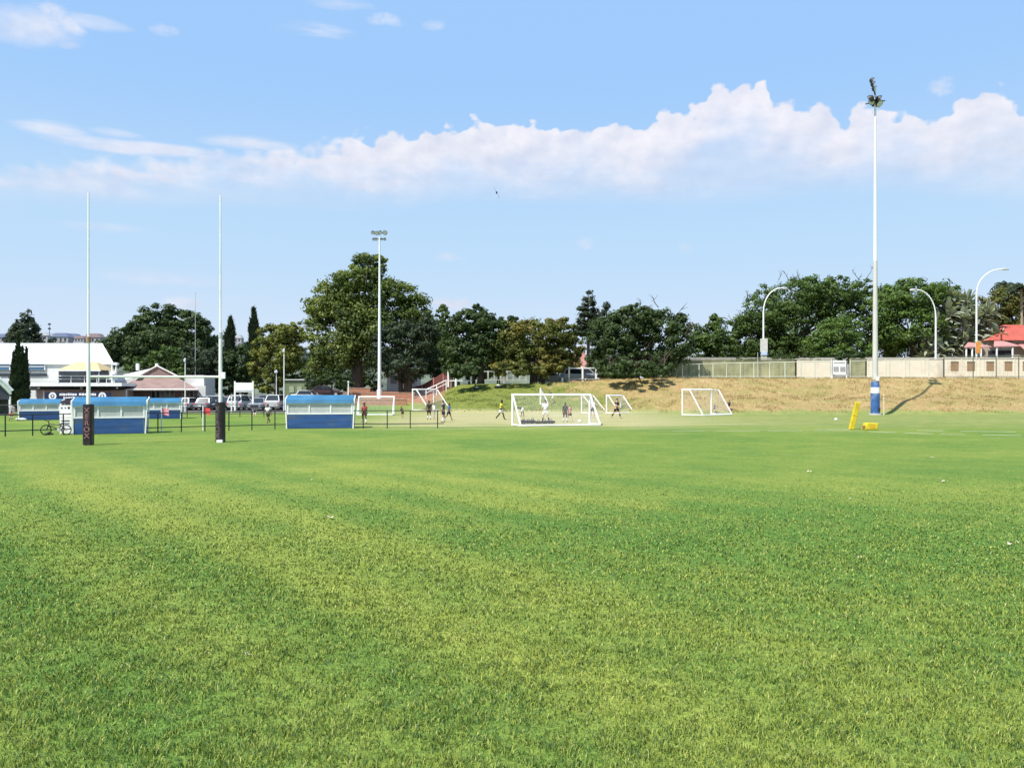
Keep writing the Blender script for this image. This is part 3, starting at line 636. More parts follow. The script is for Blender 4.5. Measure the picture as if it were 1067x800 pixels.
tree('dark_tree', 'dark green tree with a raised tip left of the olive tree', 494, 97.5, [(496, 336, 28, 16), (496, 326, 10, 9), (478, 352, 22, 22), (512, 350, 24, 22), (490, 370, 34, 18), (530, 340, 14, 13), (468, 374, 14, 16), (484, 386, 20, 9, -5.0)], L_DARK, 14000, .45, .4, group=G3, stems=2)
tree('olive_tree', 'olive and brown tinged spreading tree behind the main goal', 556, 97.5, [(556, 350, 42, 20), (530, 362, 26, 22), (582, 345, 22, 15), (560, 374, 44, 17), (595, 360, 16, 24), (518, 376, 14, 12), (532, 384, 24, 9, -5.0), (572, 386, 20, 8, -4.5)], L_OLIVE, 16000, .42, .35, group=G3, stems=3)
conifer('cedar_tree', 'distant dark cedar whose tip shows over the olive tree', 613, 165, 302, 350, 24, L_CON, 9000, .6, G3, second=(632, 313, .8))
tree('spreading_tree', 'wide dark tree with bare twigs shading the bank', 664, 94.0, [(655, 345, 38, 24), (628, 352, 20, 24), (690, 342, 30, 22), (705, 362, 20, 22), (665, 330, 32, 14), (640, 372, 28, 18), (680, 375, 36, 16), (712, 340, 14, 14), (662, 384, 26, 11, -5.5), (640, 388, 16, 8, -4.5), (684, 386, 16, 8, -4.5)], L_DARK, 19000, .42, .38, group=G3, twigs=22, stems=2)
tree('leafy_tree', 'mid green tree between the twiggy tree and the big dome', 740, 118, [(738, 352, 20, 18), (752, 360, 16, 20), (725, 362, 14, 18), (745, 335, 8, 8), (740, 380, 22, 12)], L_MID, 8000, .5, .3, group=G3)
tree('domed_tree', 'big dark domed tree behind the tall curved street lamp', 828, 122, [(830, 308, 48, 22), (795, 330, 32, 26), (868, 306, 34, 20), (780, 352, 24, 26), (830, 340, 50, 32), (880, 325, 26, 24), (900, 300, 18, 14), (810, 366, 46, 20), (765, 345, 10, 16)], L_MID, 26000, .5, .6, group=G3, twigs=26)
tree('leafy_tree', 'bright green round tree beside the flood light mast', 873, 112, [(874, 346, 26, 18), (860, 360, 24, 18), (890, 362, 22, 18), (872, 374, 34, 10)], L_BRIGHT, 10000, .42, .3, group=G3)
tree('olive_tree', 'broad olive green tree right of the flood light mast', 950, 120, [(950, 308, 42, 18), (925, 322, 26, 26), (978, 316, 28, 24), (945, 342, 46, 28), (985, 345, 22, 26), (920, 355, 26, 20), (902, 330, 14, 18)], L_BRIGHT, 20000, .5, .5, group=G3)
tree('brownish_tree', 'brown tinged tree behind the red roofed house', 1040, 126, [(1035, 318, 22, 16), (1055, 316, 20, 22), (1030, 338, 24, 18), (1075, 325, 22, 28), (1062, 345, 26, 18)], L_OLIVE, 8000, .55, .35, group=G3)

def big_leaf_plant(name, label, px, d, boxes, n, leaf_len, group, m):
    """wild banana clump: tall stems carrying fans of long paddle leaves"""
    TREE_SEED[0] += 1; rng = random.Random(TREE_SEED[0]); x0 = wx(px, d); z0 = gz(x0, d); k = d / FOC
    root = thing(name, label, 'plant', (x0, d, z0), 0, group); V = []; F = []; T = []; st = M()
    for (cx, cy, h) in boxes:
        bx = (cx - px) * k; by = rng.uniform(-1.5, 1.5); top = wz(cy, d) - z0; st.tube([(bx * .6, by * .6, -.2), (bx, by, max(.5, top - 1.0))], [.16, .1], 7)
        for i in range(n):
            a = rng.uniform(0, 2 * math.pi); tilt = rng.uniform(.05, 1.35); le = leaf_len * rng.uniform(.7, 1.2); wd = le * .095; s0 = Vector((bx, by, max(.5, top - 1.2) + rng.uniform(-1.0, .6)))
            dirv = Vector((math.cos(a) * math.sin(tilt), math.sin(a) * math.sin(tilt), math.cos(tilt))); side = dirv.cross(Vector((0, 0, 1))).normalized()
            roll = rng.uniform(-.6, .6); side = (side * math.cos(roll) + dirv.cross(side) * math.sin(roll)); o = len(V); tv = rng.random()
            for j, (u, wv) in enumerate(((.25, .12), (.45, .9), (.7, 1.0), (.9, .6), (1.0, .05))):
                p = s0 + dirv * le * u + Vector((0, 0, -.55 * le * (u ** 2.4) * math.sin(tilt)))
                V += [tuple(p - side * wd * wv), tuple(p + side * wd * wv)]; T += [tv, tv]
            F += [[o + 2 * j, o + 2 * j + 1, o + 2 * j + 3, o + 2 * j + 2] for j in range(4)]
            st.tube([s0, s0 + dirv * le * .3], [.035, .03], 4)
    np_mesh('leaf_fan', np.array(V), np.array(F), m, root, np.array(T), smooth=True)
    st.build('stem', BARKP, root)
    return root
big_leaf_plant('wild_banana', 'tall clump of pale paddle leaves beside the red roofed house', 1000, 117,
               [(968, 352, 0), (975, 362, 0), (978, 336, 0), (985, 345, 0), (990, 322, 0), (997, 308, 0), (1003, 330, 0), (1008, 345, 0), (1012, 313, 0), (1018, 325, 0), (1024, 340, 0), (1030, 322, 0), (1034, 348, 0), (990, 358, 0), (1003, 355, 0), (966, 366, 0), (1020, 356, 0)], 70, 2.9, G3, L_PALE)
def palm(label, px, d, y_top, crown_r, group):
    TREE_SEED[0] += 1; rng = random.Random(TREE_SEED[0]); x0 = wx(px, d); z0 = gz(x0, d); h = wz(y_top, d) - z0
    root = thing('palm_tree', label, 'palm tree', (x0, d, z0), 0, group); V = []; F = []; T = []
    for i in range(34):
        a = rng.uniform(0, 2 * math.pi); up_ = rng.uniform(-.3, 1.2); le = crown_r * rng.uniform(.8, 1.15); prev = None; side = Vector((-math.sin(a), math.cos(a), 0))
        for j in range(9):
            u = j / 8; p = Vector((math.cos(a) * le * u * math.cos(up_ * .6), math.sin(a) * le * u * math.cos(up_ * .6), h + le * (math.sin(up_) * u - .75 * u * u)))
            if prev is not None:
                for sgn in (-1, 1):
                    o = len(V); tip = p.lerp(prev, .5) + side * sgn * (.55 * crown_r * .45 * (1 - .6 * u)) + Vector((0, 0, -.25))
                    V += [tuple(prev), tuple(p), tuple(tip), tuple(tip)]; F.append([o, o + 1, o + 2, o + 3]); tv = rng.random(); T += [tv] * 4
            prev = p
    np_mesh('crown', np.array(V), np.array(F), L_CON, root, np.array(T))
    M().tube([(0, 0, -.3), (.15, 0, h * .5), (0, 0, h)], [.28, .2, .17], 9).build('trunk', BARKP, root, smooth=True)
palm('dark feathery palm at the right edge above the red roof', 1048, 130, 297, 2.6, G3)
palm('drooping palm cut off by the right edge of the photo', 1064, 118, 300, 2.8, G3)
palm('small palm tip showing left of the big domed tree', 748, 132, 333, 1.7, G3)
for (px, d, lob, lab, m) in ((722, 100.5, [(718, 383, 10, 9), (730, 386, 8, 8)], 'low dark hedge plant under the twiggy tree', L_DARK), (852, 100.5, [(845, 380, 14, 9), (862, 384, 12, 8)], 'clipped bush beside the white notice board', L_MID),
                             (896, 100.5, [(893, 372, 12, 7), (880, 374, 10, 6)], 'bush behind the flood light mast top of the wall', L_DARK), (640, 100, [(632, 388, 14, 8), (648, 386, 12, 9)], 'dark bush at the foot of the twiggy tree', L_DARK),
                             (800, 100.5, [(780, 377, 20, 7), (812, 376, 22, 8), (838, 372, 14, 8)], 'long dark hedge behind the pale fence', L_DARK), (478, 100, [(470, 386, 10, 9), (492, 388, 10, 9)], 'dark bush behind the white gate', L_DARK),
                             (345, 100, [(325, 396, 12, 8), (345, 394, 14, 9), (360, 398, 10, 8)], 'dark bush under the domed gum', L_DARK), (575, 104, [(560, 385, 16, 8), (585, 380, 14, 9)], 'dark bush behind the white car', L_DARK)):
    tree('garden_bush', lab, px, d, lob, m, 2600, .26, .07, group='bushes along the fences', stems=3, cat='bush')

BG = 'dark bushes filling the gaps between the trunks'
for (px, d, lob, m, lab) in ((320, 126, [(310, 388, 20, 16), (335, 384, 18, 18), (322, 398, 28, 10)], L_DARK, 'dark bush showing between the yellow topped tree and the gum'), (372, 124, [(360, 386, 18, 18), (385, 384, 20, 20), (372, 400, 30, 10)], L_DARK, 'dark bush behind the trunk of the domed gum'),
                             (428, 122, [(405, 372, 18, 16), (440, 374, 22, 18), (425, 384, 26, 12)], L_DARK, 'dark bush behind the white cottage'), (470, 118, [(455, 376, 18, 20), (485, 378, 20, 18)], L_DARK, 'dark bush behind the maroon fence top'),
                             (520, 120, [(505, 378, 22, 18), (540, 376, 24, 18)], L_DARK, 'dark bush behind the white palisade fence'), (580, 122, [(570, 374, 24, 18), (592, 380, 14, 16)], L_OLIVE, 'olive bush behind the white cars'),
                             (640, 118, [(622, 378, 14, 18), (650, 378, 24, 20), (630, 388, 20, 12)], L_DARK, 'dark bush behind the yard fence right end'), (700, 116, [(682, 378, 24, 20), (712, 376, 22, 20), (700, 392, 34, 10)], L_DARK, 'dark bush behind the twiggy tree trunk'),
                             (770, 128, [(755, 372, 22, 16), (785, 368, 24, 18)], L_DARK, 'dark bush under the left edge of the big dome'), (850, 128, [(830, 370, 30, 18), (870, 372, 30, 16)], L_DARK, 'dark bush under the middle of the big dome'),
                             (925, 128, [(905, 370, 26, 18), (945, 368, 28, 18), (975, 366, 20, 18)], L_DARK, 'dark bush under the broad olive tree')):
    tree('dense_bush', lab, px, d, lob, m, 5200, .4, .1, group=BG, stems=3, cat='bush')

# woods on the far hill, and the houses among them
def build_woods():
    rng = np.random.default_rng(5); Q = []; T = []
    for i in range(300):
        x = rng.uniform(-520, -20); y = rng.uniform(425, 540) if i % 3 else rng.uniform(425, 460); h = 31 + 3.0 * math.sin(x * 0.02) + 1.6 * math.sin(x * 0.061 + 1) - 6 * float(sstep(-200, 40, x))
        t = (y - 380) / 240; z = -1 + (h + 1) * math.sin(min(t / 0.55, 1) * math.pi / 2); s = rng.uniform(2, 4.5)
        q, tt = leaves([(x, y, z + s * .6, s * 1.3, s * 1.3, s)], 110, 2.2, rng, .5, 22); Q.append(q); T.append(tt)
    Q = np.concatenate(Q); T = np.concatenate(T)
    o = np_mesh('woods', Q, np.arange(len(Q)).reshape(-1, 4), leaf_mat('far woods', (0.055, 0.075, 0.06), (0.10, 0.125, 0.095)), None, T)
    tag(o, 'far dark woods scattered over the hill on the horizon', 'woods', kind='stuff')
build_woods()
FARW = mat('far pale walls', (0.34, 0.33, 0.34), 0.9); FARB = mat('far blue grey roof', (0.20, 0.24, 0.36), 0.8); FARR = mat('far tiled roof', (0.32, 0.24, 0.24), 0.9); FARL = mat('far white roof', (0.52, 0.52, 0.53), 0.8)
def far_house(px, d, w, h, y_bot, roof, lab):
    z = wz(y_bot, d); r = thing('far_house', lab, 'house', (wx(px, d), d, z), 0, 'houses on the far hill')
    M().box((0, 0, h * .3 - 1.5), (w, w * .6, h * .6 + 3)).build('wall', FARW, r)
    M().prism([(-w * .55, h * .6), (w * .55, h * .6), (w * .35, h), (-w * .35, h)], -w * .34, w * .34).build('roof', roof, r)
    for i in (-1, 0, 1): M().box((i * w * .3, -w * .3 - .02, h * .33), (w * .13, .06, h * .26)).build('window', GLASSD, r)
for a in ((2, 470, 9, 5.5, 357.5, FARB, 'blue grey house at the far left end of the hill'), (45, 480, 9, 5, 355, FARL, 'white roofed house on the hill beside the cedar'), (57, 490, 7, 5, 356, FARR, 'tile roofed house on the hill right of the radio mast'), (66, 470, 9, 6, 357.5, FARB, 'first blue roofed house right of the radio mast'),
          (75, 480, 9, 5.5, 357, FARB, 'second blue roofed house on the hill near the left upright'), (84, 465, 6, 4, 357, FARR, 'small brown roofed house on the hill by the left upright'), (99, 470, 9, 6, 358, FARR, 'brown roofed house at the right end of the hill'), (247, 480, 7, 5, 357.5, FARL, 'pale far house in the gap between the two cypresses')):
    far_house(*a)
r = thing('radio_mast', 'thin radio mast on the hill above the white roof', 'radio mast', (wx(51.5, 470), 470, wz(356, 470)))
M().tube([(0, 0, -1), (0, 0, 11.5)], [.35, .15], 6).build('pole', FARB, r); m = M()
for z in (8, 10.7): M().box((0, 0, z), (1.4, .8, .9)).build('antenna', DARKM, r)

# ------------------------------------------------------------------ buildings on the left
def club():
    d = 100.0; X = lambda p, q=d: wx(p, q); Z = lambda y, q=d: wz(y, q)
    r = thing('clubhouse', 'large white roofed clubhouse with balcony and navy sign', 'building', (0, 0, 0))
    xl, xr = X(-90), X(116)
    M().prism([(xl, d), (xr, d), (wx(113, d + 18), d + 18), (xl, d + 18)], -.5, Z(378.2) - .02, 'z').build('wall', W_WALL, r)
    ex = .25; ze = Z(378.2); zr = wz(357.6, 112)
    rf = M(); L, Rr = xl - 2, X(114.5)
    rf.add([(L, d - ex, ze), (Rr + .6, d - ex, ze), (wx(106.5, 112), 112, zr), (L, 112, zr), (L, d + 19, ze), (wx(112, d + 19), d + 19, ze),
            (L, d - ex, ze - .18), (Rr + .6, d - ex, ze - .18), (L, d + 19, ze - .18), (wx(112, d + 19), d + 19, ze - .18)],
           [(0, 1, 2, 3), (3, 2, 5, 4), (1, 5, 2), (0, 6, 7, 1), (1, 7, 9, 5), (4, 5, 9, 8), (6, 8, 9, 7), (0, 3, 4, 8, 6)])
    rf.build('roof', W_ROOF, r)
    m = M(); m.box((wx(-18, d), d - .10, Z(381.7)), (X(48) - X(-84), .06, Z(378.8) - Z(384.8)))
    w = m.build('clerestory_window', mat('blue tinted glazing', (0.06, 0.15, 0.27), 0.15, .25, .4), r)
    m = M()
    for p in (11, -20, 47.5): m.box((X(p), d - .15, Z(381.8)), (.12, .05, .95))
    m.box((X(-18), d - .15, Z(381.9)), (X(48) - X(-84), .05, .10)); m.build('frame', W_PAINT, w)
    m = M(); m.box((X(0), d - .1, Z(390.6)), (X(49.5) - X(-49.5), .08, .28)); m.box((X(0), d - .1, Z(387)), (X(48) - X(-48), .06, .1))
    m.build('slot_window', GLASSD, r)
    # upper terrace: glazing, slab, rails, posts
    m = M(); m.box(((X(61) + X(113)) / 2, d - .06, Z(392)), (X(113) - X(61), .08, Z(386) - Z(398.4))); m.build('terrace_glazing', GLASSD, r)
    m = M(); q = 96.0
    m.box(((wx(31, q) + wx(128, q)) / 2, q + 1.6, wz(400.6, q)), (wx(128, q) - wx(31, q), 3.8, .42)); m.build('balcony_slab', W_PAINT, r)
    m = M()
    for y in (391.6, 395.0): m.tube([(wx(60, q), q, wz(y, q)), (wx(119, q), q, wz(y, q))], .045 if y < 395 else .025, 6)
    for p in (60, 74, 88, 101, 111, 119): m.tube([(wx(p, q), q, wz(398.7, q)), (wx(p, q), q, wz(391.6, q))], .05, 6)
    m.build('railing', W_PAINT, r)
    m = M(); q = 95.5
    A = [(60, 385.3), (104, 385.3), (92, 376.2), (70, 376.2)]
    pts = [(wx(60, q), q, wz(385.3, q)), (wx(104, q), q, wz(385.3, q)), (wx(104, q), q + 4, wz(385.3, q)), (wx(60, q), q + 4, wz(385.3, q)), (wx(71, q), q + 2, wz(376.4, q)), (wx(92, q), q + 2, wz(376.4, q))]
    m.add(pts, [(0, 1, 5, 4), (1, 2, 5), (2, 3, 4, 5), (3, 0, 4)]); aw = m.build('awning', AWN, r)
    m = M(); m.box(((wx(60, q) + wx(104, q)) / 2, q, wz(386.0, q)), (wx(104, q) - wx(60, q) + .2, .08, .16)); m.build('valance', W_PAINT, aw)
    for p in (61, 103): M().tube([(wx(p, q + .2), q + .2, wz(398.6, q)), (wx(p, q + .2), q + .2, wz(385.6, q))], .06, 6).build('awning_post', W_PAINT, r)
    m = M(); q = 97.5; m.box(((wx(32, q) + wx(128, q)) / 2, q + 1.0, wz(404.4, q)), (wx(128, q) - wx(32, q), 2.2, .52)); m.build('shade_band', mat('dark fascia', (0.02, 0.018, 0.018), .7), r)  # near-black box paints in the shadowed recess under the slab
    for p in (40.5, 85, 122): M().ball((wx(p, q - .15), q - .15, wz(404, q)), .16, 8, 6).build('wall_lamp', W_PAINT, r)
    q = 98.0
    M().box(((wx(38, q) + wx(133, q)) / 2, q + 1.5, wz(406.6, q) / 2), (wx(133, q) - wx(38, q), 3.0, wz(406.6, q))).build('lower_wall', PINKBRICK, r)
    for p in (38.3, 46, 132): M().box((wx(p, q), q - .05, wz(406.6, q) / 2), (.16, .12, wz(406.6, q))).build('corner_trim', W_PAINT, r)
    # balcony stair at the right end
    m = M(); m.tube([(wx(117, 96), 96, wz(380, 96)), (wx(117, 96), 96, wz(399, 96))], .12, 8); m.tube([(wx(121, 96), 96, wz(380, 96)), (wx(121, 96), 96, wz(395, 96))], .12, 8)
    m.box((wx(120, 96), 96, wz(379, 96)), (.75, .5, .3)); m.ball((wx(118.5, 96), 96, wz(390, 96)), .4, 8, 6); m.build('chimney_stack', W_PAINT, r)
    # sign: navy board with two white roundels and two lines of small lettering
    q = 95.2
    M().box(((wx(47, q) + wx(115, q)) / 2, q + .06, wz(412.6, q)), (wx(115, q) - wx(47, q), .08, .95)).build('sign_board', NAVY, r)
    for p in (54.8, 106.6):
        m = M(); c = (wx(p, q), q - .01, wz(412.6, q)); N = 24
        for i in range(N):
            a0, a1 = 2 * math.pi * i / N, 2 * math.pi * (i + 1) / N; P = lambda a, rad: (c[0] + rad * math.cos(a), c[1], c[2] + rad * math.sin(a))
            m.add([P(a0, .26), P(a0, .48), P(a1, .48), P(a1, .26)], [(0, 1, 2, 3)])
        m.add([(c[0] + dx * .12, c[1], c[2] + dz * .15) for dx, dz in ((-1, 1), (1, 1), (1, -.2), (0, -1), (-1, -.2))], [(0, 1, 2, 3, 4)])
        m.build('sign_roundel', W_PAINT, r)
    rnd = random.Random(4); m = M()
    for (y, x0, x1, hh) in ((410.9, 62, 100, .30), (414.2, 66, 94, .20)):
        p = wx(x0, q)
        while p < wx(x1, q):
            w_ = rnd.uniform(.14, .3); m.box((p + w_ / 2, q, wz(y, q) + rnd.uniform(-.02, .02)), (w_, .03, hh * rnd.uniform(.75, 1))); p += w_ + (.28 if rnd.random() < .13 else .06)
    m.build('sign_lettering', W_PAINT, r)
club()
def pavilion():
    d = 99.0; X = lambda p, q=d: wx(p, q); Z = lambda y, q=d: wz(y, q)
    r = thing('pavilion', 'low pavilion with a faded brown hipped roof', 'building', (0, 0, 0))
    x0, x1 = X(130), X(204)
    M().prism([(x0, d + .5), (x1, d + .5), (wx(203, d + 9.5), d + 9.5), (x0, d + 9.5)], 0, Z(405.5), 'z').build('wall', DKBRICK, r)
    e0, e1, t0, t1 = X(123), X(209.5), wx(147, 102.5), wx(184, 102.5); ze = Z(405.6); zt = wz(392.6, 102.5)
    m = M(); m.add([(e0, d - .9, ze), (e1, d - .9, ze), (t1, 102.5, zt), (t0, 102.5, zt), (e0, d + 10.5, ze), (wx(206, d + 10.5), d + 10.5, ze), (wx(183, 106.5), 106.5, zt), (t0, 106.5, zt)],
                   [(0, 1, 2, 3), (1, 5, 6, 2), (5, 4, 7, 6), (4, 0, 3, 7), (0, 4, 5, 1)]); m.build('roof', BROWNROOF, r)
    xm, za = wx(164.5, 102.4), wz(382.2, 102.4); gy = 102.3
    m = M(); m.add([(t0 - .2, gy, zt + .02), (t1 + .2, gy, zt + .02), (xm, gy, za), (t0 - .2, 106.6, zt + .02), (wx(183, 106.6), 106.6, zt + .02), (wx(164.5, 106.6), 106.6, za)], [(0, 1, 2), (1, 4, 5, 2), (4, 3, 5), (3, 0, 2, 5)]); m.build('gablet', BROWNROOF, r)
    m = M()
    for a, b in (((t0 - .4, zt), (xm, za + .1)), ((xm, za + .1), (t1 + .4, zt))): m.tube([(a[0], gy - .1, a[1]), (b[0], gy - .1, b[1])], .12, 4)
    m.tube([(t0, gy - .1, zt + .05), (t1, gy - .1, zt + .05)], .09, 4); m.tube([(e0, d - 1.0, ze - .05), (e1, d - 1.0, ze - .05)], .12, 4); m.tube([(e0, d - .95, ze), (t0, 102.4, zt)], .1, 4)
    m.build('barge_board', mat('pale barge board', (0.58, 0.53, 0.49), .7), r)
    # wing with a pale sheet roof running away to the left
    m = M(); m.add([(wx(118, 101), 101, wz(398, 101)), (wx(146, 101), 101, wz(392.5, 101)), (wx(164, 108), 108, wz(382.4, 108)), (wx(118, 108), 108, wz(392.5, 108)), (wx(118, 101), 101, wz(400, 101)), (wx(130, 101), 101, wz(405, 101)), (wx(118, 108), 108, 2.5), (wx(164, 108), 108, 2.5)],
                   [(0, 1, 2, 3), (0, 4, 5, 1), (0, 3, 6, 4), (1, 5, 7, 2), (3, 2, 7, 6), (4, 6, 7, 5)]); m.build('wing_roof', GREYROOF, r)
    for p in (143.5, 163.5): M().box((wx(p, 104), 104, wz(382.2, 104)), (.35, .35, .9)).build('chimney', W_PAINT, r)
    for i, p in enumerate((158, 163, 168, 173, 178, 190, 198)):
        w_ = M().box((X(p), d + .47, Z(410.6)), (.42, .07, 1.0)).build('window', GLASSD, r)
        M().box((X(p), d + .49, Z(410.6)), (.52, .05, 1.1)).build('frame', mat('pale frame', (0.36, 0.34, 0.31), .7) if i == 0 else bpy.data.materials['pale frame'], w_)
pavilion()
def store():
    d = 108.0; r = thing('white_store', 'small white flat roofed store right of the brown roofed pavilion', 'building', (wx(206, d), d, .3))
    k = d / FOC
    M().box((-.4, 2, wz(391.8, d) / 2 - .15), (19 * k, 4, wz(391.8, d) - .3)).build('wall', W_WALL, r)
    M().box((4 * k, -.9, wz(401.8, d) / 2 - .15), (19 * k, 1.8, wz(401.8, d) - .3)).build('lean_to', W_WALL, r)
    M().box((-.4, 2, wz(391.8, d) - .25), (19.8 * k, 4.2, .12)).build('roof', W_PAINT, r)
    M().box((-4 * k, -.04, 1.4), (.8, .06, 1.1)).build('window', GLASSD, r)
store()
def canopy_tent():
    d = 72.0; k = d / FOC; r = thing('canopy_tent', 'slate grey curved canopy with white edging at the left edge', 'tent', (wx(-34, d), d, 0), R(34))
    def zz(u): return wz(385 + 27 * (abs(u) / 38) ** 1.9, d)
    us = np.linspace(-38, 38, 21); poly = [(u * k, zz(u)) for u in us]
    m = M(); n = len(poly); V = [(x, 0, z) for x, z in poly] + [(x, 5, z) for x, z in poly]
    m.add(V, [(i, i + 1, n + i + 1, n + i) for i in range(n - 1)]); low = wz(413, d)
    m.add([(x, .02, z - .02) for x, z in poly] + [(38 * k, .02, low - .3), (-38 * k, .02, low - .3)], [list(range(n + 2))]); m.build('canopy', SLATE, r)
    m = M(); m.tube([(x * 1.0, -.06, z + .12) for x, z in poly], .13, 6); m.tube([(x * 1.03, -.03, z + .42) for x, z in poly], .2, 6); m.build('edging', W_PAINT, r)
    m = M(); m.box((0, .6, low / 2 - .1), (72 * k, .08, low - .3)); m.build('side_wall', mat('dark canvas', (0.05, 0.05, 0.05), .9, .3, 2), r)
    for u in (-37.5, 37.5): M().tube([(u * k, 0, 0), (u * k, 0, low)], .06, 6).build('leg', W_PAINT, r)
canopy_tent()

# ------------------------------------------------------------------ plateau: wall, fences, house
def wall_and_fences():
    d = 97.0; zt = lambda p: wz(374.2 + (905 - p) * .006, d); zb = 3.5
    def run(label, p0, p1, m, name='precast_wall', step=9.8, y=d):
        x0, x1 = wx(p0, y), wx(p1, y); r = thing(name, label, 'wall', ((x0 + x1) / 2, y, gz((x0 + x1) / 2, y)))
        b = r.location; n = max(1, int((x1 - x0) / 2.2)); w = (x1 - x0) / n; h = zt((p0 + p1) / 2) - b.z
        M().box((0, 0, h / 2 - .1), (x1 - x0, .10, h + .1)).build('panel', m, r)
        pm = M()
        for i in range(n + 1): pm.box((-(x1 - x0) / 2 + i * w, -.0, h / 2 + .02), (.16, .2, h + .14))
        pm.build('wall_post', m, r)
        M().box((0, -.0, h + .06), (x1 - x0, .26, .07)).build('coping', m, r)
        return r, h
    run('shade-darkened length of precast wall behind the pale fence', 700, 829, CREAM_SHADE)
    run('short cream length of precast wall left of the notice board', 829, 866, CREAM)
    run('shaded length of precast wall between notice board and mast', 886, 902, CREAM_SHADE)
    run('clean cream length of precast wall right of the mast', 902, 983, CREAM)
    r, h = run('cream wall with bricked up square openings at the right', 983, 1130, CREAM)
    brown = mat('brown brick infill', (0.30, 0.19, 0.11), .9, .12, 2); dark = mat('dark recess', (0.10, 0.08, 0.06), .9)
    for p in (994.5, 1011.5, 1031.5, 1050.5, 1069.5, 1088):
        x = wx(p, d) - r.location.x; zc = wz(381.6, d) - r.location.z
        f = M().box((x, -.055, zc), (.98, .03, 1.18)).build('bricked_opening', brown, r)
        M().box((x, -.07, zc + .54), (1.0, .05, .1)).build('lintel', dark, f)
    # second, grey wall across the road
    y = 108.0; x0, x1 = wx(700, y), wx(1130, y); q = thing('boundary_wall', 'long grey wall across the road behind the cream wall', 'wall', ((x0 + x1) / 2, y, 3.9))
    M().box((0, 0, (wz(372.4, y) - 3.9) / 2), (x1 - x0, .2, wz(372.4, y) - 3.9)).build('wall_face', mat('grey wall', (0.30, 0.30, 0.28), .9), q)
    # mesh fence in front: posts, rails, wire
    def mesh_fence(label, posts, y, ytop0, ytop1, mt, group='mesh fences along the bank top'):
        xs = [wx(p, y) for p in posts]; xm = (xs[0] + xs[-1]) / 2; zg = gz(xm, y); r = thing('mesh_fence', label, 'fence', (xm, y, zg), 0, group)
        tops = [wz(ytop0 + (ytop1 - ytop0) * (p - posts[0]) / (posts[-1] - posts[0]), y) - zg for p in posts]
        for x, t in zip(xs, tops): M().tube([(x - xm, 0, gz(x, y) - zg - .2), (x - xm, 0, t)], .06, 7).build('post', mt, r)
        m = M(); m.tube([(x - xm, 0, t) for x, t in zip(xs, tops)], .055, 6); m.tube([(x - xm, 0, gz(x, y) - zg + .22) for x in xs], .045, 6); m.build('rail', mt, r)
        m = M(); N = len(xs)
        for i in range(N - 1):
            L = int((xs[i + 1] - xs[i]) / .45)
            for j in range(1, L):
                x = xs[i] + (xs[i + 1] - xs[i]) * j / L - xm; t = tops[i] + (tops[i + 1] - tops[i]) * j / L; m.tube([(x, .02, gz(x + xm, y) - zg + .2), (x, .02, t)], .006, 3, False)
            for j in range(1, 6):
                f = j / 6; m.tube([(xs[i] - xm, .02, .2 + (tops[i] - .2) * f), (xs[i + 1] - xm, .02, .2 + (tops[i + 1] - .2) * f)], .005, 3, False)
        m.build('wire_mesh', mt, r)
    mesh_fence('pale steel mesh fence left of the notice board', [711, 728.5, 743, 757, 771.5, 785.5, 802, 818, 834.5, 849, 865], 93.5, 379.6, 376.4, FENCEG)
    mesh_fence('steel mesh fence right of the notice board crossing behind the mast', [886, 905, 927, 947.5, 967.5], 93.5, 376.0, 374.6, FENCEG)
    mesh_fence('dark steel mesh fence before the bricked up openings', [983.5, 1014, 1038, 1061.5, 1085, 1108], 93.5, 371.8, 370.2, FENCED)
    # concrete strip under the fence
    m = M(); xs = [wx(p, 93.5) for p in np.linspace(712, 1110, 60)]
    for a, b in zip(xs[:-1], xs[1:]): m.add([(a, 93.2, gz(a, 93.2) + .05), (b, 93.2, gz(b, 93.2) + .05), (b, 93.9, gz(b, 93.9) + .05), (a, 93.9, gz(a, 93.9) + .05)], [(0, 1, 2, 3)])
    tag(m.build('kerb', CONC), kind='structure')
wall_and_fences()
def notice_board():
    d = 92.8; k = d / FOC; x = wx(874.5, d); z = gz(x, d); r = thing('notice_board', 'white notice board on two legs with two grey squares', 'sign', (x, d, z))
    zt, zb = wz(375.6, d) - z, wz(390.4, d) - z
    M().box((0, 0, (zt + zb) / 2), (15.6 * k, .06, zt - zb)).build('board', W_PAINT, r)
    for s in (-1, 1): M().box((s * 7.6 * k, 0.02, zt / 2 - .15), (.11, .10, zt + .3)).build('leg', W_PAINT, r)
    g = mat('grey print', (0.33, 0.32, 0.33), .7, .25, 4)
    for s in (-3.4, 3.6): M().box((s * k, -.04, wz(384.6, d) - z), (5.4 * k, .02, 5.2 * k)).build('picture_panel', g, r)
    m = M(); rnd = random.Random(3); p = -5.8 * k
    while p < 5.6 * k: w_ = rnd.uniform(.06, .13); m.box((p + w_ / 2, -.04, wz(377.9, d) - z), (w_, .02, .17)); p += w_ + .035
    m.build('lettering', g, r)
notice_board()
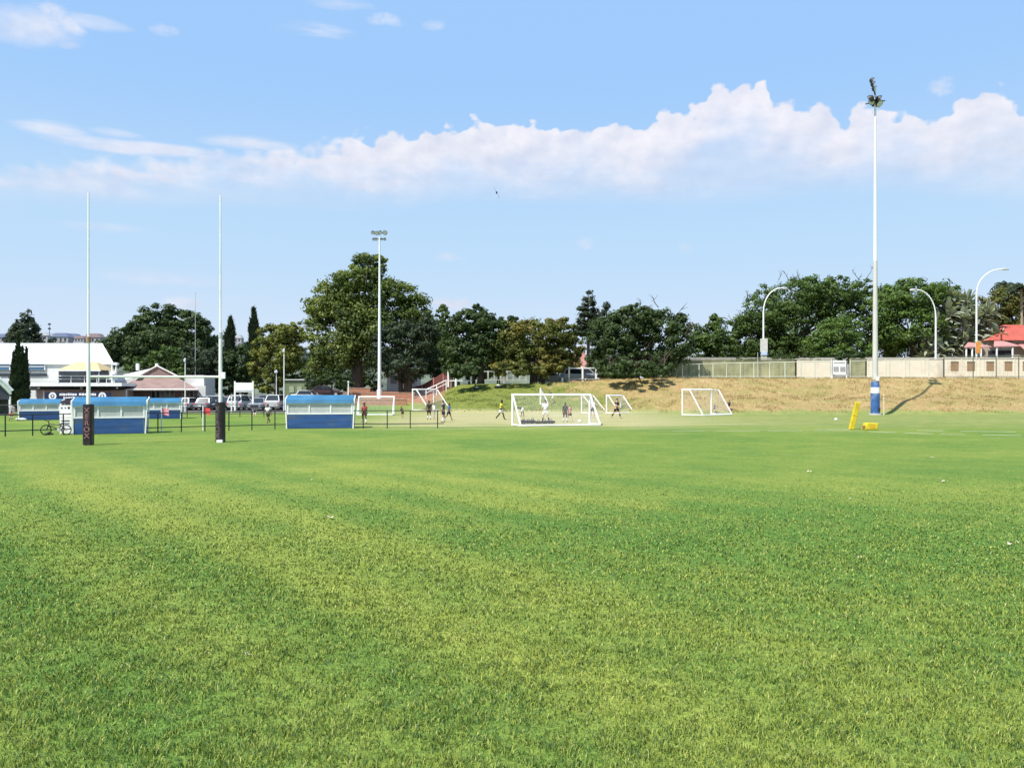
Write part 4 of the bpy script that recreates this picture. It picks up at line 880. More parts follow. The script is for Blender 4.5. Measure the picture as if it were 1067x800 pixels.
def house():
    d = 112.0; X = lambda p, q=d: wx(p, q); Z = lambda y, q=d: wz(y, q); g = 3.9
    r = thing('red_roofed_house', 'red tiled house with low veranda roofs behind the wall', 'house', (0, 0, 0))
    M().box(((X(1038) + X(1120)) / 2, d + 6, (g + Z(352)) / 2), (X(1120) - X(1038), 8, Z(352) - g)).build('wall', mat('house plaster', (0.42, 0.36, 0.31), .9), r)
    m = M(); e = Z(354); m.add([(X(1036), d + 1, e), (X(1140), d + 1, e), (X(1140), d + 11, e), (X(1036), d + 11, e), (wx(1046, d + 6), d + 6, wz(338.4, d + 6)), (wx(1125, d + 6), d + 6, wz(338.4, d + 6))], [(0, 1, 5, 4), (1, 2, 5), (2, 3, 4, 5), (3, 0, 4), (0, 3, 2, 1)]); m.build('roof', REDROOF, r)
    m = M(); m.box((X(1042), d + 6.5, Z(336.5)), (17 * d / FOC, 1, .7)); m.build('chimney', mat('pinkish plaster', (0.55, 0.46, 0.42), .9), r)
    m = M(); m.tube([(X(1053.5), d + 5, Z(340)), (X(1053.5), d + 5, Z(333.5))], .18, 8); m.build('chimney_pot', PINKROOF, r)
    # veranda roofs stepping down to the left
    for (p0, y0, p1, y1, pe) in ((992, 362.6, 1018, 357.4, 1020), (1022, 361.8, 1046, 354.4, 1049), (1054, 366, 1070, 358, 1095)):
        m = M(); m.add([(X(p0), d - 3, Z(y0)), (X(pe), d - 3, Z(y0 - .6)), (X(pe), d + 2.2, Z(y1) + .25), (X(p1), d + 2.2, Z(y1) + .25), (X(p0), d - 3, Z(y0) - .14), (X(pe), d - 3, Z(y0 - .6) - .14), (X(pe), d + 2.2, Z(y1) + .1), (X(p1), d + 2.2, Z(y1) + .1)], [(0, 1, 2, 3), (0, 4, 5, 1), (1, 5, 6, 2), (3, 2, 6, 7), (0, 3, 7, 4), (4, 7, 6, 5)])
        m.build('veranda_roof', PINKROOF, r)
    for p in (995, 1001, 1010, 1026, 1042, 1058): M().tube([(X(p), d - 2.8, g - .2), (X(p), d - 2.8, Z(363.0))], .12, 8).build('column', W_PAINT, r)
    for p in (1043, 1051, 1060):
        M().box((X(p), d + 1.95, Z(369)), (1.3, .08, 1.3)).build('window', GLASSD, r)
    M().box((X(1047.5), d + .9, Z(353)), (.16, .16, 1.6)).build('downpipe', MAROON, r)
house()
def pink_house():
    d = 135.0; r = thing('pink_house', 'pink gabled house glimpsed between trees above the parked cars', 'house', (wx(605, d), d, 3.6)); k = d / FOC
    zt = wz(360, d) - 3.6; ze = wz(373, d) - 3.6
    M().prism([(-6 * k, 0), (6 * k, 0), (6 * k, ze), (0, zt), (-6 * k, ze)], 0, 6).build('wall', mat('pink plaster', (0.62, 0.33, 0.31), .9), r)
    m = M()
    for s in (-1, 1): m.add([(0, -.3, zt + .1), (s * 7 * k, -.3, ze - .3), (s * 7 * k, 6.3, ze - .3), (0, 6.3, zt + .1), (0, -.3, zt - .1), (s * 7 * k, -.3, ze - .5), (s * 7 * k, 6.3, ze - .5), (0, 6.3, zt - .1)], [(0, 1, 2, 3), (0, 4, 5, 1), (1, 5, 6, 2), (2, 6, 7, 3), (4, 7, 6, 5)])
    m.build('roof', PINKROOF, r)
pink_house()
def white_cottage():
    d = 112.0; k = d / FOC; x = wx(419, d); z = gz(x, d); r = thing('white_cottage', 'white walled cottage behind the trunks of the grey green tree', 'building', (x, d, z))
    zt = wz(385.5, d) - z; zb = 0
    M().box((0, 2, zt / 2), (32 * k, 4, zt)).build('wall', W_WALL, r)
    M().prism([(-17 * k, zt), (17 * k, zt), (8 * k, zt + 1.2), (-8 * k, zt + 1.2)], -.3, 4.3).build('roof', GREYROOF, r)
    for p in (-9, 0, 9): M().box((p * k, -.04, zt * .55), (.9, .06, 1.2)).build('window', GLASSD, r)
white_cottage()
def palisade(label, p0, p1, d, ytop, ybot, name='palisade_fence', step=.55, sw=.09, posts=(), frame=True, matr=None):
    x0, x1 = wx(p0, d), wx(p1, d); xm = (x0 + x1) / 2; z = gz(xm, d); r = thing(name, label, 'gate' if 'gate' in name else 'fence', (xm, d, z))
    zt = wz(ytop, d) - z; zb = max(.05, wz(ybot, d) - z); matr = matr or W_PAINT; m = M(); n = max(2, int((x1 - x0) / step))
    for i in range(n + 1): m.box((x0 - xm + (x1 - x0) * i / n, 0, (zt + zb) / 2), (sw, .03, zt - zb))
    m.build('bars', matr, r)
    m = M(); m.box((0, .03, zt - .12), (x1 - x0 + .1, .05, .12)); m.box((0, .03, zb + .12), (x1 - x0 + .1, .05, .12)); m.build('rail', matr, r)
    for p in posts: M().box((wx(p, d) - xm, .03, zt / 2 - .1), (.2, .2, zt + .3)).build('post', matr, r)
    return r
palisade('white framed gate at the head of the maroon ramp', 467, 491, 97, 386.2, 397.6, 'palisade_gate', .75, .12, (467, 475, 484, 491))
palisade('white palisade fence behind the olive tree trunks', 502, 548, 106, 386.0, 396.6, step=.8, sw=.2, posts=(502, 525, 548), matr=mat('shade-dimmed white paint', (0.42, 0.41, 0.38), .8, .3, 1.5))  # white greyed to hold the dappled shade between the trunks
palisade('cream framed yard fence before the cars on the plateau', 593, 621, 96, 382.4, 396.0, step=1.2, sw=.05, posts=(593, 607, 621))
palisade('low white rail fence along the bank crest', 586, 634, 94, 394.3, 396.4, step=2.5, sw=.06, posts=(586, 634), name='rail_fence')
def maroon_ramp():
    r = thing('maroon_fence', 'maroon fence stepping up the left flank of the bank', 'fence', (0, 0, 0))
    pts = [(421, 110, 405.5, 417), (440, 106, 401, 412), (452, 103, 394, 405), (462, 100, 388, 400), (470, 98, 385, 397)]
    P = [(wx(p, d), d, wz(t, d), wz(b, d)) for p, d, t, b in pts]
    m = M()
    for a, b in zip(P[:-1], P[1:]): m.add([(a[0], a[1], a[2]), (b[0], b[1], b[2]), (b[0], b[1], gz(b[0], b[1]) - .2), (a[0], a[1], gz(a[0], a[1]) - .2), (a[0], a[1] + .08, a[2]), (b[0], b[1] + .08, b[2]), (b[0], b[1] + .08, gz(b[0], b[1]) - .2), (a[0], a[1] + .08, gz(a[0], a[1]) - .2)], [(0, 1, 2, 3), (4, 7, 6, 5), (0, 4, 5, 1)])
    m.build('panel', MAROON, r)
    for p in P: M().tube([(p[0], p[1] - .06, gz(p[0], p[1]) - .3), (p[0], p[1] - .06, p[2] + .12)], .07, 7).build('post', PINKROOF, r)
    s = thing('ramp_handrail', 'white handrail climbing beside the maroon fence', 'handrail', (0, 0, 0)); m = M()
    Q = [(wx(p, d), d, wz(y, d)) for p, d, y in ((444, 99, 405.8), (455, 98, 401), (465, 97, 396))]; m.tube(Q, .07, 6); m.tube([(a, b, c - .45) for a, b, c in Q], .05, 6); m.build('rail', W_PAINT, s)
    for a, b, c in Q: M().tube([(a, b, gz(a, b) - .2), (a, b, c)], .06, 6).build('post', W_PAINT, s)
    # low red brick terrace walls on the slope under the gum tree
    for lab, p0, p1, d, yt in (('lowest red brick terrace wall behind the small white goal', 366, 424, 95, 411.5), ('middle red brick terrace wall under the domed gum', 364, 432, 101, 406.5), ('red brick kerb at the tree foot left of the second mast', 362, 386, 106, 402.5)):
        x0, x1 = wx(p0, d), wx(p1, d); z = gz((x0 + x1) / 2, d); t = thing('terrace_wall', lab, 'wall', ((x0 + x1) / 2, d, z)); hgt = max(.35, min(.7, wz(yt, d) - z))
        M().box((0, 0, hgt / 2 - .15), (x1 - x0, .35, hgt + .3)).build('brickwork', REDSTEP, t); M().box((0, 0, hgt + .04), (x1 - x0 + .06, .43, .08)).build('coping', mat('pale coping', (0.42, 0.30, 0.22), .9), t)
maroon_ramp()
def shed():
    d = 104.0; k = d / FOC; x = wx(308, d); z = gz(x, d); r = thing('green_shed', 'small green shed with a pale roof beside the lamp pole', 'shed', (x, d, z)); zt = wz(396, d) - z
    M().box((0, 1.5, zt / 2), (22 * k, 3, zt)).build('wall', mat('green board', (0.16, 0.19, 0.10), .8, .2, 1), r)
    M().box((0, 1.5, zt + .06), (24 * k, 3.4, .14)).build('roof', GREYROOF, r)
    for p in (-4, 4): M().box((p * k, -.04, zt * .62), (5 * k, .06, .9)).build('window', mat('pale green pane', (0.30, 0.34, 0.22), .3), r)
shed()

# ------------------------------------------------------------------ masts, lamps, poles
def flood_mast():
    d = 76.5; x = wx(912, d); r = thing('flood_light_mast', 'tall white flood light mast with a blue banded foot', 'light mast', (x, d, 0)); H = wz(84, d)
    z1 = wz(395, d); z2 = wz(272, d); rr = lambda z: .285 - .20 * z / H
    M().tube([(0, 0, z1 - .02), (0, 0, z2)], [rr(z1), rr(z2)], 14).build('lower_pole', MASTG, r, True)
    M().tube([(0, 0, z2 - .05), (0, 0, H - .6)], [rr(z2) * .93, .085], 14).build('upper_pole', MASTW, r, True)
    b0, b1, b2 = wz(431.5, d), wz(409.5, d), wz(403.5, d)
    M().tube([(0, 0, 0), (0, 0, b1)], .42, 14).build('blue_base', MASTB, r, True)
    M().tube([(0, 0, b1 + .004), (0, 0, b2)], .425, 14).build('white_band', W_PAINT, r, True)
    M().tube([(0, 0, b2 + .004), (0, 0, wz(397, d))], [.40, .36], 14).build('blue_collar', MASTB, r, True)
    M().box((.06, -.36, wz(394.5, d)), (.28, .12, .4)).build('junction_box', W_PAINT, r)
    M().tube([(0, 0, -.1), (0, 0, .14)], .62, 14).build('footing', CONC, r)
    M().box((.18, -.40, .5), (.22, .14, .35)).build('access_hatch', DARKM, r)
    dirv = Vector((.50, .86, 0)).normalized(); side = Vector((-dirv.y, dirv.x, 0))
    def lamp(c, yaw_v, tilt, s=1.0):
        yv = yaw_v.normalized(); ax = Vector((-yv.y, yv.x, 0)); ang = tilt
        f = (yv * math.cos(ang) + Vector((0, 0, -math.sin(ang)))).normalized(); u = ax.cross(f)
        m = M(); Rm = Matrix((ax, f, u)).transposed(); m.tube([Vector(c) - f * .32 * s, Vector(c) - f * .1 * s, Vector(c) + f * .12 * s], [.16 * s, .36 * s, .42 * s], 10)
        o = m.build('lamp', DARKM, r, True); M().tube([Vector(c) + f * .125 * s, Vector(c) + f * .15 * s], .36 * s, 10).build('lens', LAMPG, o)
    zc = wz(87.5, d + 1) - .75; m = M(); m.bar(Vector((-.2, 0, zc)) - dirv * 1.4, Vector((-.2, 0, zc)) + dirv * 1.3, .09); m.tube([(0, 0, H - 2.6), (0, 0, zc + .1)], .06, 8)
    zd = wz(99, d); m.bar(Vector((0, 0, zd)) - dirv * 1.1, Vector((0, 0, zd)) + dirv * 1.1, .12); m.bar(Vector((0, 0, zd - .75)) - side * .9, Vector((0, 0, zd - .75)) + side * .9, .09); m.build('crossarm', DARKM, r)
    for t in (-1.25, -.2, 1.1): lamp(Vector((-.2, 0, zc)) + dirv * t + Vector((0, 0, .26)), -side + dirv * .2, .6, .72)
    for t, s in ((-.75, 1), (.65, 1), (-.2, -1)): lamp(Vector((0, 0, zd - .55)) + dirv * t + side * .35 * s, side * s + dirv * .3, .5, .95)
    lamp(Vector((.30, -.15, zd - .9)), Vector((.5, -1, 0)), .7, .95); lamp(Vector((-.35, -.1, zd - .7)), Vector((-1, -.5, 0)), .6, .85)
flood_mast()
def flood_mast_far():
    d = 101.0; x = wx(395.5, d); z = gz(x, d); r = thing('flood_light_mast', 'slim white flood light mast before the domed gum', 'light mast', (x, d, z)); H = wz(241, d) - z
    M().tube([(0, 0, .0), (0, 0, H)], [.26, .09], 12).build('pole', MASTW, r, True); M().tube([(0, 0, -.2), (0, 0, 1.1)], .36, 12).build('footing', W_PAINT, r, True)
    m = M(); za, zb = wz(243, d) - z, wz(249, d) - z; m.bar((-.95, 0, za), (.95, 0, za), .08); m.bar((-.85, 0, zb), (.85, 0, zb), .08); m.build('crossarm', DARKM, r)
    for u, zz, s in ((-.85, za + .12, .9), (-.35, za + .05, 1.0), (.12, za + .15, .9), (.75, za + .1, 1.1), (-.75, zb, .7), (-.45, zb, .75), (.3, zb, .6), (.7, zb, .7)):
        o = M().tube([(u, .18 * s, zz + .12), (u, -.02, zz), (u, -.2 * s, zz - .1)], [.12 * s, .24 * s, .3 * s], 9).build('lamp', DARKM, r, True)
        M().tube([(u, -.2 * s - .005, zz - .1), (u, -.2 * s - .03, zz - .11)], .25 * s, 9).build('lens', LAMPG, o)
flood_mast_far()
def street_lamp(label, px, d, y_top, arm_px, y_arm, y_head):
    x = wx(px, d); z = gz(x, d); r = thing('street_lamp', label, 'street lamp', (x, d, z), 0, 'curved street lamps behind the wall'); k = d / FOC
    zc = wz(y_arm, d) - z; zt = wz(y_top, d) - z; a = arm_px * k; pts = [(0, 0, -.2), (0, 0, zc)]
    for i in range(1, 9):
        t = i / 8 * math.pi / 2; pts.append((a * .82 * (1 - math.cos(t)), 0, zc + (zt - zc) * math.sin(t)))
    M().tube(pts, [.13, .10] + [.075] * 8, 10).build('pole', MASTW, r, True)
    s = 1 if a > 0 else -1; e = pts[-1]
    h = M().tube([e, (e[0] + s * .25, 0, e[2] + .02), (e[0] + s * .75, 0, e[2] - .03), (e[0] + s * .9, 0, e[2] - .06)], [.08, .15, .14, .06], 8).build('lamp_head', GREY_METAL, r, True)
    M().box((e[0] + s * .5, 0, e[2] - .12), (.5, .2, .06)).build('lens', DARKM if 'far' in label else LAMPG, h)
    return r, z
r, z = street_lamp('curved street lamp carrying a white box before the domed tree', 795.5, 98.5, 300.3, 22, 325, 301)
k = 98.5 / FOC
M().box((0, -.18, wz(360, 98.5) - z), (7 * k, .3, 14 * k)).build('equipment_box', mat('pale grey box', (0.55, 0.54, 0.50), .6), r)
M().box((0, -.2, wz(368.5, 98.5) - z), (6 * k, .34, 3.2 * k)).build('notice_plate', mat('blue white plate', (0.45, 0.55, 0.75), .6), r)
M().box((0, -.16, wz(373, 98.5) - z), (5.6 * k, .26, 5 * k)).build('meter_box', mat('cream box', (0.5, 0.46, 0.38), .6), r)
street_lamp('curved street lamp whose head leans left beside the paddle leaves', 975, 98.5, 302, -24, 330, 303)
r, z = street_lamp('tallest curved street lamp with an orange plate', 1017.5, 98.5, 280.5, 32, 306, 281)
M().box((.15, -.14, wz(362, 98.5) - z), (5 * k, .06, 12 * k)).build('orange_plate', ORANGE, r)
def pole(label, px, d, yt, rad, m=None, yb=None, lamp=None, cat='pole', name='lamp_pole'):
    x = wx(px, d); z = gz(x, d); r = thing(name, label, cat, (x, d, z)); H = wz(yt, d) - z
    M().tube([(0, 0, -.2), (0, 0, H)], [rad, rad * .7], 8).build('shaft', m or W_PAINT, r, True); M().ball((0, 0, H), rad * 1.3, 8, 6).build('cap', m or W_PAINT, r, True)
    if lamp: M().box((0, -.12, H - .15), lamp).build('lamp', LAMPG, r)
pole('plain white pole before the brown roofed pavilion', 193, 84, 374, .07, lamp=(.18, .2, .3)); pole('slim white lamp pole between bushes and far dugout', 296, 88, 364, .075, lamp=(.22, .2, .35)); pole('short white pole right of the nearer right dugout', 363, 84, 398, .085)
pole('thin grey radio mast rising before the big round tree', 203.5, 114, 305, .05, GREY_METAL, name='aerial_mast', cat='mast')
pole('short white post behind the middle of the cars', 241.3, 82, 414.6, .09); pole('small white lamp leaning behind the parked cars', 288, 96, 386, .06, lamp=(.35, .3, .3)); pole('thin pale stake leaning beside the mast foot', 921, 76, 412, .06, mat('pale timber', (0.62, 0.55, 0.42), .8), name='timber_stake', cat='stake')
pole('thin grey post behind the pale mesh fence', 789.5, 96.5, 368, .05, GREY_METAL, name='thin_post', cat='post')
def board_on_posts():
    d = 88.0; x = wx(254.2, d); k = d / FOC; r = thing('score_board', 'white board between two posts above the parked cars', 'board', (x, d, 0.2))
    for s in (-1, 1): M().box((s * 9.4 * k, 0, (wz(398, d)) / 2 - .1), (.17, .12, wz(398, d))).build('post', W_PAINT, r)
    M().box((0, -.02, wz(403.6, d) - .2), (17.8 * k, .06, 9.8 * k)).build('board', W_PAINT, r); M().box((0, -.06, wz(407.0, d) - .2), (17.6 * k, .03, .12)).build('ledge', GREY_METAL, r)
board_on_posts()

# ------------------------------------------------------------------ rugby posts
def letters(text, size, m, parent, loc, rot, stacked=True, lead=1.0):
    cu = bpy.data.curves.new('lettering', 'FONT'); cu.body = '\n'.join(text) if stacked else text; cu.size = size; cu.align_x = 'CENTER'; cu.extrude = .004; cu.space_line = lead
    tmp = bpy.data.objects.new('tmp', cu); COL.objects.link(tmp); bpy.context.view_layer.update()
    me = bpy.data.meshes.new_from_object(tmp.evaluated_get(bpy.context.evaluated_depsgraph_get())); bpy.data.objects.remove(tmp); me.materials.clear(); me.materials.append(m)
    o = bpy.data.objects.new('lettering', me); COL.objects.link(o); o.parent = parent; o.location = loc; o.rotation_euler = rot
    return o
def rugby_goal():
    dl, dr = gd(464), gd(461); L = Vector((wx(89.6, dl), dl + .2, 0)); Q = Vector((wx(228, dr), dr + .2, 0))
    r = thing('rugby_goal', 'white rugby goal posts with dark padded feet', 'goal posts', L); rel = Q - L; ang = math.atan2(rel.y, rel.x)
    for off, yt, ym, d in ((Vector((0, 0, 0)), 200, 353, dl), (rel, 203, 348, dr)):
        u = M().tube([off + Vector((0, 0, -.2)), off + Vector((0, 0, wz(ym, d)))], [.09, .075], 12).build('upright', W_PAINT, r, True)
        M().tube([off + Vector((0, 0, wz(ym, d) - .02)), off + Vector((0, 0, wz(yt, d)))], [.044, .034], 10).build('upper_tube', W_PAINT, u, True)
        M().tube([off + Vector((0, 0, wz(ym, d) - .15)), off + Vector((0, 0, wz(ym, d) + .1))], .1, 10).build('collar', mat('rusty collar', (0.35, 0.2, 0.13), .8) if off.length == 0 else GREY_METAL, u, True)
    t = rel.normalized(); zc = 3.02
    M().tube([Vector((0, 0, zc)) + t * .05, rel + Vector((0, 0, zc + .02)) - t * .05], .055, 10).build('crossbar', W_PAINT, r, True)
    M().box((rel.x + .16, rel.y - .05, wz(391, dr)), (.16, .12, .3)).build('bracket', W_PAINT, r)
    for off, rz, h, w in ((Vector((0, 0, 0)), R(8), 1.78, .38), (rel, R(-24), 1.84, .37)):
        p = M(); c = .06; hw = w / 2; pr = [(-hw + c, -hw), (hw - c, -hw), (hw, -hw + c), (hw, hw - c), (hw - c, hw), (-hw + c, hw), (-hw, hw - c), (-hw, -hw + c)]
        pr = [(x * math.cos(rz) - y * math.sin(rz) + off.x, x * math.sin(rz) + y * math.cos(rz) + off.y) for x, y in pr]; p.prism(pr, .02, h, 'z'); pd = p.build('post_pad', PADM, r)
        M().box((off.x, off.y, h + .012), (w * .82, w * .82, .025), Matrix.Rotation(rz, 3, 'Z')).build('pad_top', BLACK, pd)
        f = Matrix.Rotation(rz, 3, 'Z') @ Vector((0, -hw - .006, 0))
        if off.length == 0:
            letters('XEROX', .325, LETT, pd, (off.x + f.x, off.y + f.y, 1.43), (R(90), 0, rz), lead=.86)
        else:
            letters('XEROX', .36, mat('worn grey print', (0.13, 0.10, 0.11), .7), pd, (off.x + f.x, off.y + f.y, 1.43), (R(90), 0, rz), lead=.86)
            f2 = Matrix.Rotation(rz, 3, 'Z') @ Vector((-hw - .004, 0, 0))
            M().box((off.x + f2.x, off.y + f2.y, h * .5), (.01, .13, h * .92), Matrix.Rotation(rz, 3, 'Z')).build('side_strip', mat('faded rose strip', (0.26, 0.16, 0.17), .7, .3, 5), pd)
            M().box((rel.x + .08, rel.y - .30, .07), (.26, .12, .12)).build('foot_tag', WHITECLOTH, pd)
rugby_goal()

# ------------------------------------------------------------------ dugouts and rail fences
def dugout(label, p0, p1, d, rz, dark=False, n=3, h=1.9, parts=None):
    c, sn = math.cos(rz), math.sin(rz); cx0 = wx((p0 + p1) / 2, d); S = [((q - CX) / FOC * d - cx0) / (c - (q - CX) / FOC * sn) for q in (p0, p1)]; w = S[1] - S[0]; sm = (S[0] + S[1]) / 2
    r = thing('dugout', label, 'dugout', (cx0 + sm * c, d + sm * sn, 0), rz, 'dugouts beside the pitches'); D = 1.3
    lo, mid = h * .45, h * .80; t = .05
    M().box((0, 0, lo / 2 + .02), (w - .12, .04, lo)).build('back_panel', BLUE_PD if dark else BLUE_P, r)
    for s in (-1, 1): M().box((s * (w / 2 - .03), D / 2, lo / 2 + .02), (.04, D - .1, lo)).build('side_panel', BLUE_PD if dark else BLUE_P, r)
    pw = (w - .1) / n
    for i in range(n): M().box((-w / 2 + .05 + pw * (i + .5), .01, (lo + mid) / 2 + .03), (pw - .1, .015, mid - lo - .06)).build('window', CLEAR, r)
    for s in (-1, 1): M().box((s * (w / 2 - .03), D / 2, (lo + mid) / 2 + .03), (.015, D - .16, mid - lo - .06)).build('side_window', CLEAR, r)
    f = M(); f.box((0, 0, lo + .05), (w, .07, .08)); f.box((0, 0, mid - .01), (w, .06, .05))
    for i in range(n + 1): f.box((-w / 2 + .05 + pw * i, 0, (lo + mid) / 2 + .02), (.09, .065, mid - lo))
    for s in (-1, 1):
        f.bar((s * (w / 2 + .02), -.02, 0), (s * (w / 2 + .10), .02, h * .94), .08); f.bar((s * (w / 2 + .02), D, 0), (s * (w / 2 + .1), D, h * 1.05), .08); f.bar((s * (w / 2 + .02), 0, lo + .05), (s * (w / 2 + .02), D, lo + .05), .07); f.bar((s * (w / 2 + .1), 0, h * .94), (s * (w / 2 + .1), D, h * 1.05), .07)
    f.build('frame', W_PAINT, r)
    pr = [(-.10, mid + .02), (-.02, h * .93), (.25, h * 1.0), (D * .6, h * 1.07), (D + .35, h * 1.05), (D + .35, h * 1.02), (D * .6, h * 1.03), (.28, h * .965), (.04, h * .9), (-.05, mid + .02)]
    M().prism(pr, -w / 2 - .05, w / 2 + .05, 'x').build('roof', BLUE_R, r)
    M().box((0, D * .6, .42), (w - .3, .35, .05)).build('bench', GREY_METAL, r)
    return r
dugout('blue dugout behind the left rugby post', 76.5, 151, 42.6, R(20), n=3, h=1.92)
dugout('blue dugout at the end of the right rail fence', 299, 367.5, 48.8, R(9), n=3, h=1.98)
dugout('darker blue dugout farther off at the left', 20, 62.5, 62.6, R(20), True, 3, 1.62)
dugout('darker blue dugout farther off showing past the near one', 146, 188, 65.5, R(18), True, 3, 1.66)
def rail_fence(label, pts, posts, name='rail_fence', h=1.13, rad=.028, group='black rail fences round the pitch'):
    a, b = [Vector((*g2(*p), 0)) for p in pts]; r = thing(name, label, 'fence', a.lerp(b, .5), 0, group); o = r.location.copy()
    def at(px):                                                      # where the line of sight to px crosses the fence line
        k = (px - CX) / FOC; dx, dy = b.x - a.x, b.y - a.y; t = (k * a.y - a.x) / (dx - k * dy); return a + (b - a) * t
    for p in posts: q = at(p) - o; M().tube([q + Vector((0, 0, -.1)), q + Vector((0, 0, h))], rad * 1.2, 7).build('post', BLACK, r)
    for z in (h, .30): M().tube([a - o + Vector((0, 0, z)), b - o + Vector((0, 0, z))], rad, 7).build('rail', BLACK, r)
rail_fence('black rail fence left of the near blue dugout', [(-60, 457), (75, 452.5)], [-45, -21, 5.5, 34, 66])
rail_fence('black rail fence between the two near dugouts', [(151.5, 451.2), (298, 447)], [164.5, 189, 213.5, 238.5, 262.5, 286.5])
rail_fence('black rail fence from the right dugout to the players', [(368.5, 446.6), (462.5, 446)], [378.5, 403.5, 427.5, 456])
rail_fence('farther black rail fence before the parked cars', [(-40, 435.5), (372, 434)], [-30, -6, 64, 90, 116, 142, 195, 210, 225, 250, 275, 300, 325, 350], rad=.03)
def corner_flag(label, px, py, h, m, fw, box=False):
    x, y = g2(px, py); r = thing('corner_flag', label, 'corner flag', (x, y, 0), 0, 'corner flags by the fence')
    M().tube([(0, 0, -.05), (0, 0, h)], .035, 8).build('pole', W_PAINT, r, True)
    V = []; k = []
    for i in range(7):
        u = i / 6; V += [(.03 + u * fw, .06 * math.sin(u * 5), h - .12 - .05 * u), (.03 + u * fw, .06 * math.sin(u * 5) + .02, h - .48 - .1 * u)]
    M().add(V, [(2 * i, 2 * i + 1, 2 * i + 3, 2 * i + 2) for i in range(6)]).build('flag', m, r, True)
corner_flag('white corner flag with a pink pennant near the left dugout', 168.3, 449.8, 1.5, PINKFLAG, .42); corner_flag('white corner flag with a red pennant left of the right post', 211.6, 448.4, 1.5, REDFLAG, .42)

# white boards and bicycle by the left dugout
x, y = g2(68.5, 452.4); r = thing('white_board', 'white sign boards standing beside the left dugout', 'sign', (x, y, 0)); kk = y / FOC
M().box((0, .02, 24 * kk), (13 * kk, .05, 12.5 * kk)).build('upper_board', W_PAINT, r); M().box((.3 * kk, .0, 9.2 * kk), (12.5 * kk, .05, 16 * kk)).build('lower_board', W_PAINT, r)
for s in (-1, 1): M().box((s * 6 * kk, .06, 16 * kk), (.05, .05, 32 * kk)).build('leg', W_PAINT, r)
m = M()
for (u, v, w_, h_) in ((-4, 27.5, 1.6, 1.2), (-.4, 27.6, 1.4, 1.0), (3.2, 27.6, 2.0, 2.4)): m.box((u * kk, -.01, v * kk), (w_ * kk, .02, h_ * kk))
for v, L in ((14.2, 9), (11.4, 9)):
    p = -4.4
    rnd = random.Random(int(v))
    while p < 4: w_ = rnd.uniform(.5, 1.1); m.box(((p + w_ / 2) * kk, -.032, v * kk), (w_ * kk, .02, 1.0 * kk)); p += w_ + .3
m.build('lettering', DARKM, r)
M().box((0, .05, 33.6 * kk), (11 * kk, .1, 2.6 * kk)).build('top_cover', mat('purple black cover', (0.035, 0.025, 0.06), .8), r)
def bicycle():
    d = 41.6; k = d / FOC; x0 = wx(60, d); r = thing('bicycle', 'black small framed bicycle leaning by the white boards', 'bicycle', (x0, d, 0)); rad = .275
    fw, rw = Vector((-.62, -.02, rad)), Vector((.42, .1, rad))
    for c, yaw in ((fw, R(48)), (rw, 0)):
        w = M(); N = 24; dv = Vector((math.cos(yaw), math.sin(yaw), 0))
        w.tube([c + dv * rad * .93 * math.cos(2 * math.pi * i / N) + Vector((0, 0, rad * .93 * math.sin(2 * math.pi * i / N))) for i in range(N + 1)], .030, 6, False); o = w.build('wheel', RUBBER, r, True); s = M()
        for i in range(10): a = 2 * math.pi * i / 10; s.tube([c, c + dv * rad * .9 * math.cos(a) + Vector((0, 0, rad * .9 * math.sin(a)))], .004, 3, False)
        s.tube([c + Vector((0, -.05, 0)), c + Vector((0, .05, 0))], .03, 8); s.build('spokes', GREY_METAL, o)
    bb, st, hd = Vector((.05, .06, .29)), Vector((.14, .07, .52)), Vector((-.46, .0, .60)); f = M()
    for a, b in ((bb, st), (bb, hd - Vector((0, 0, .08))), (st, hd), (bb, rw), (st, rw), (hd, hd + Vector((-.03, 0, .12))), (hd, fw + Vector((.02, .03, 0)))): f.tube([a, b], .028, 6)
    f.build('frame', BLACK, r, True)
    M().tube([hd + Vector((-.10, -.26, .22)), hd + Vector((-.03, 0, .14)), hd + Vector((-.08, .26, .22))], .016, 6).build('handlebar', BLACK, r, True)
    M().ball(st + Vector((.0, 0, .07)), (.13, .06, .035), 10, 6).build('saddle', RUBBER, r, True)
    M().tube([bb + Vector((0, -.06, 0)), bb + Vector((0, -.075, 0))], .085, 12).build('chainring', GREY_METAL, r)
    for s in (-1, 1): M().box(bb + Vector((s * .15, s * -.1, -.05 * s)), (.09, .09, .02)).build('pedal', BLACK, r)
bicycle()
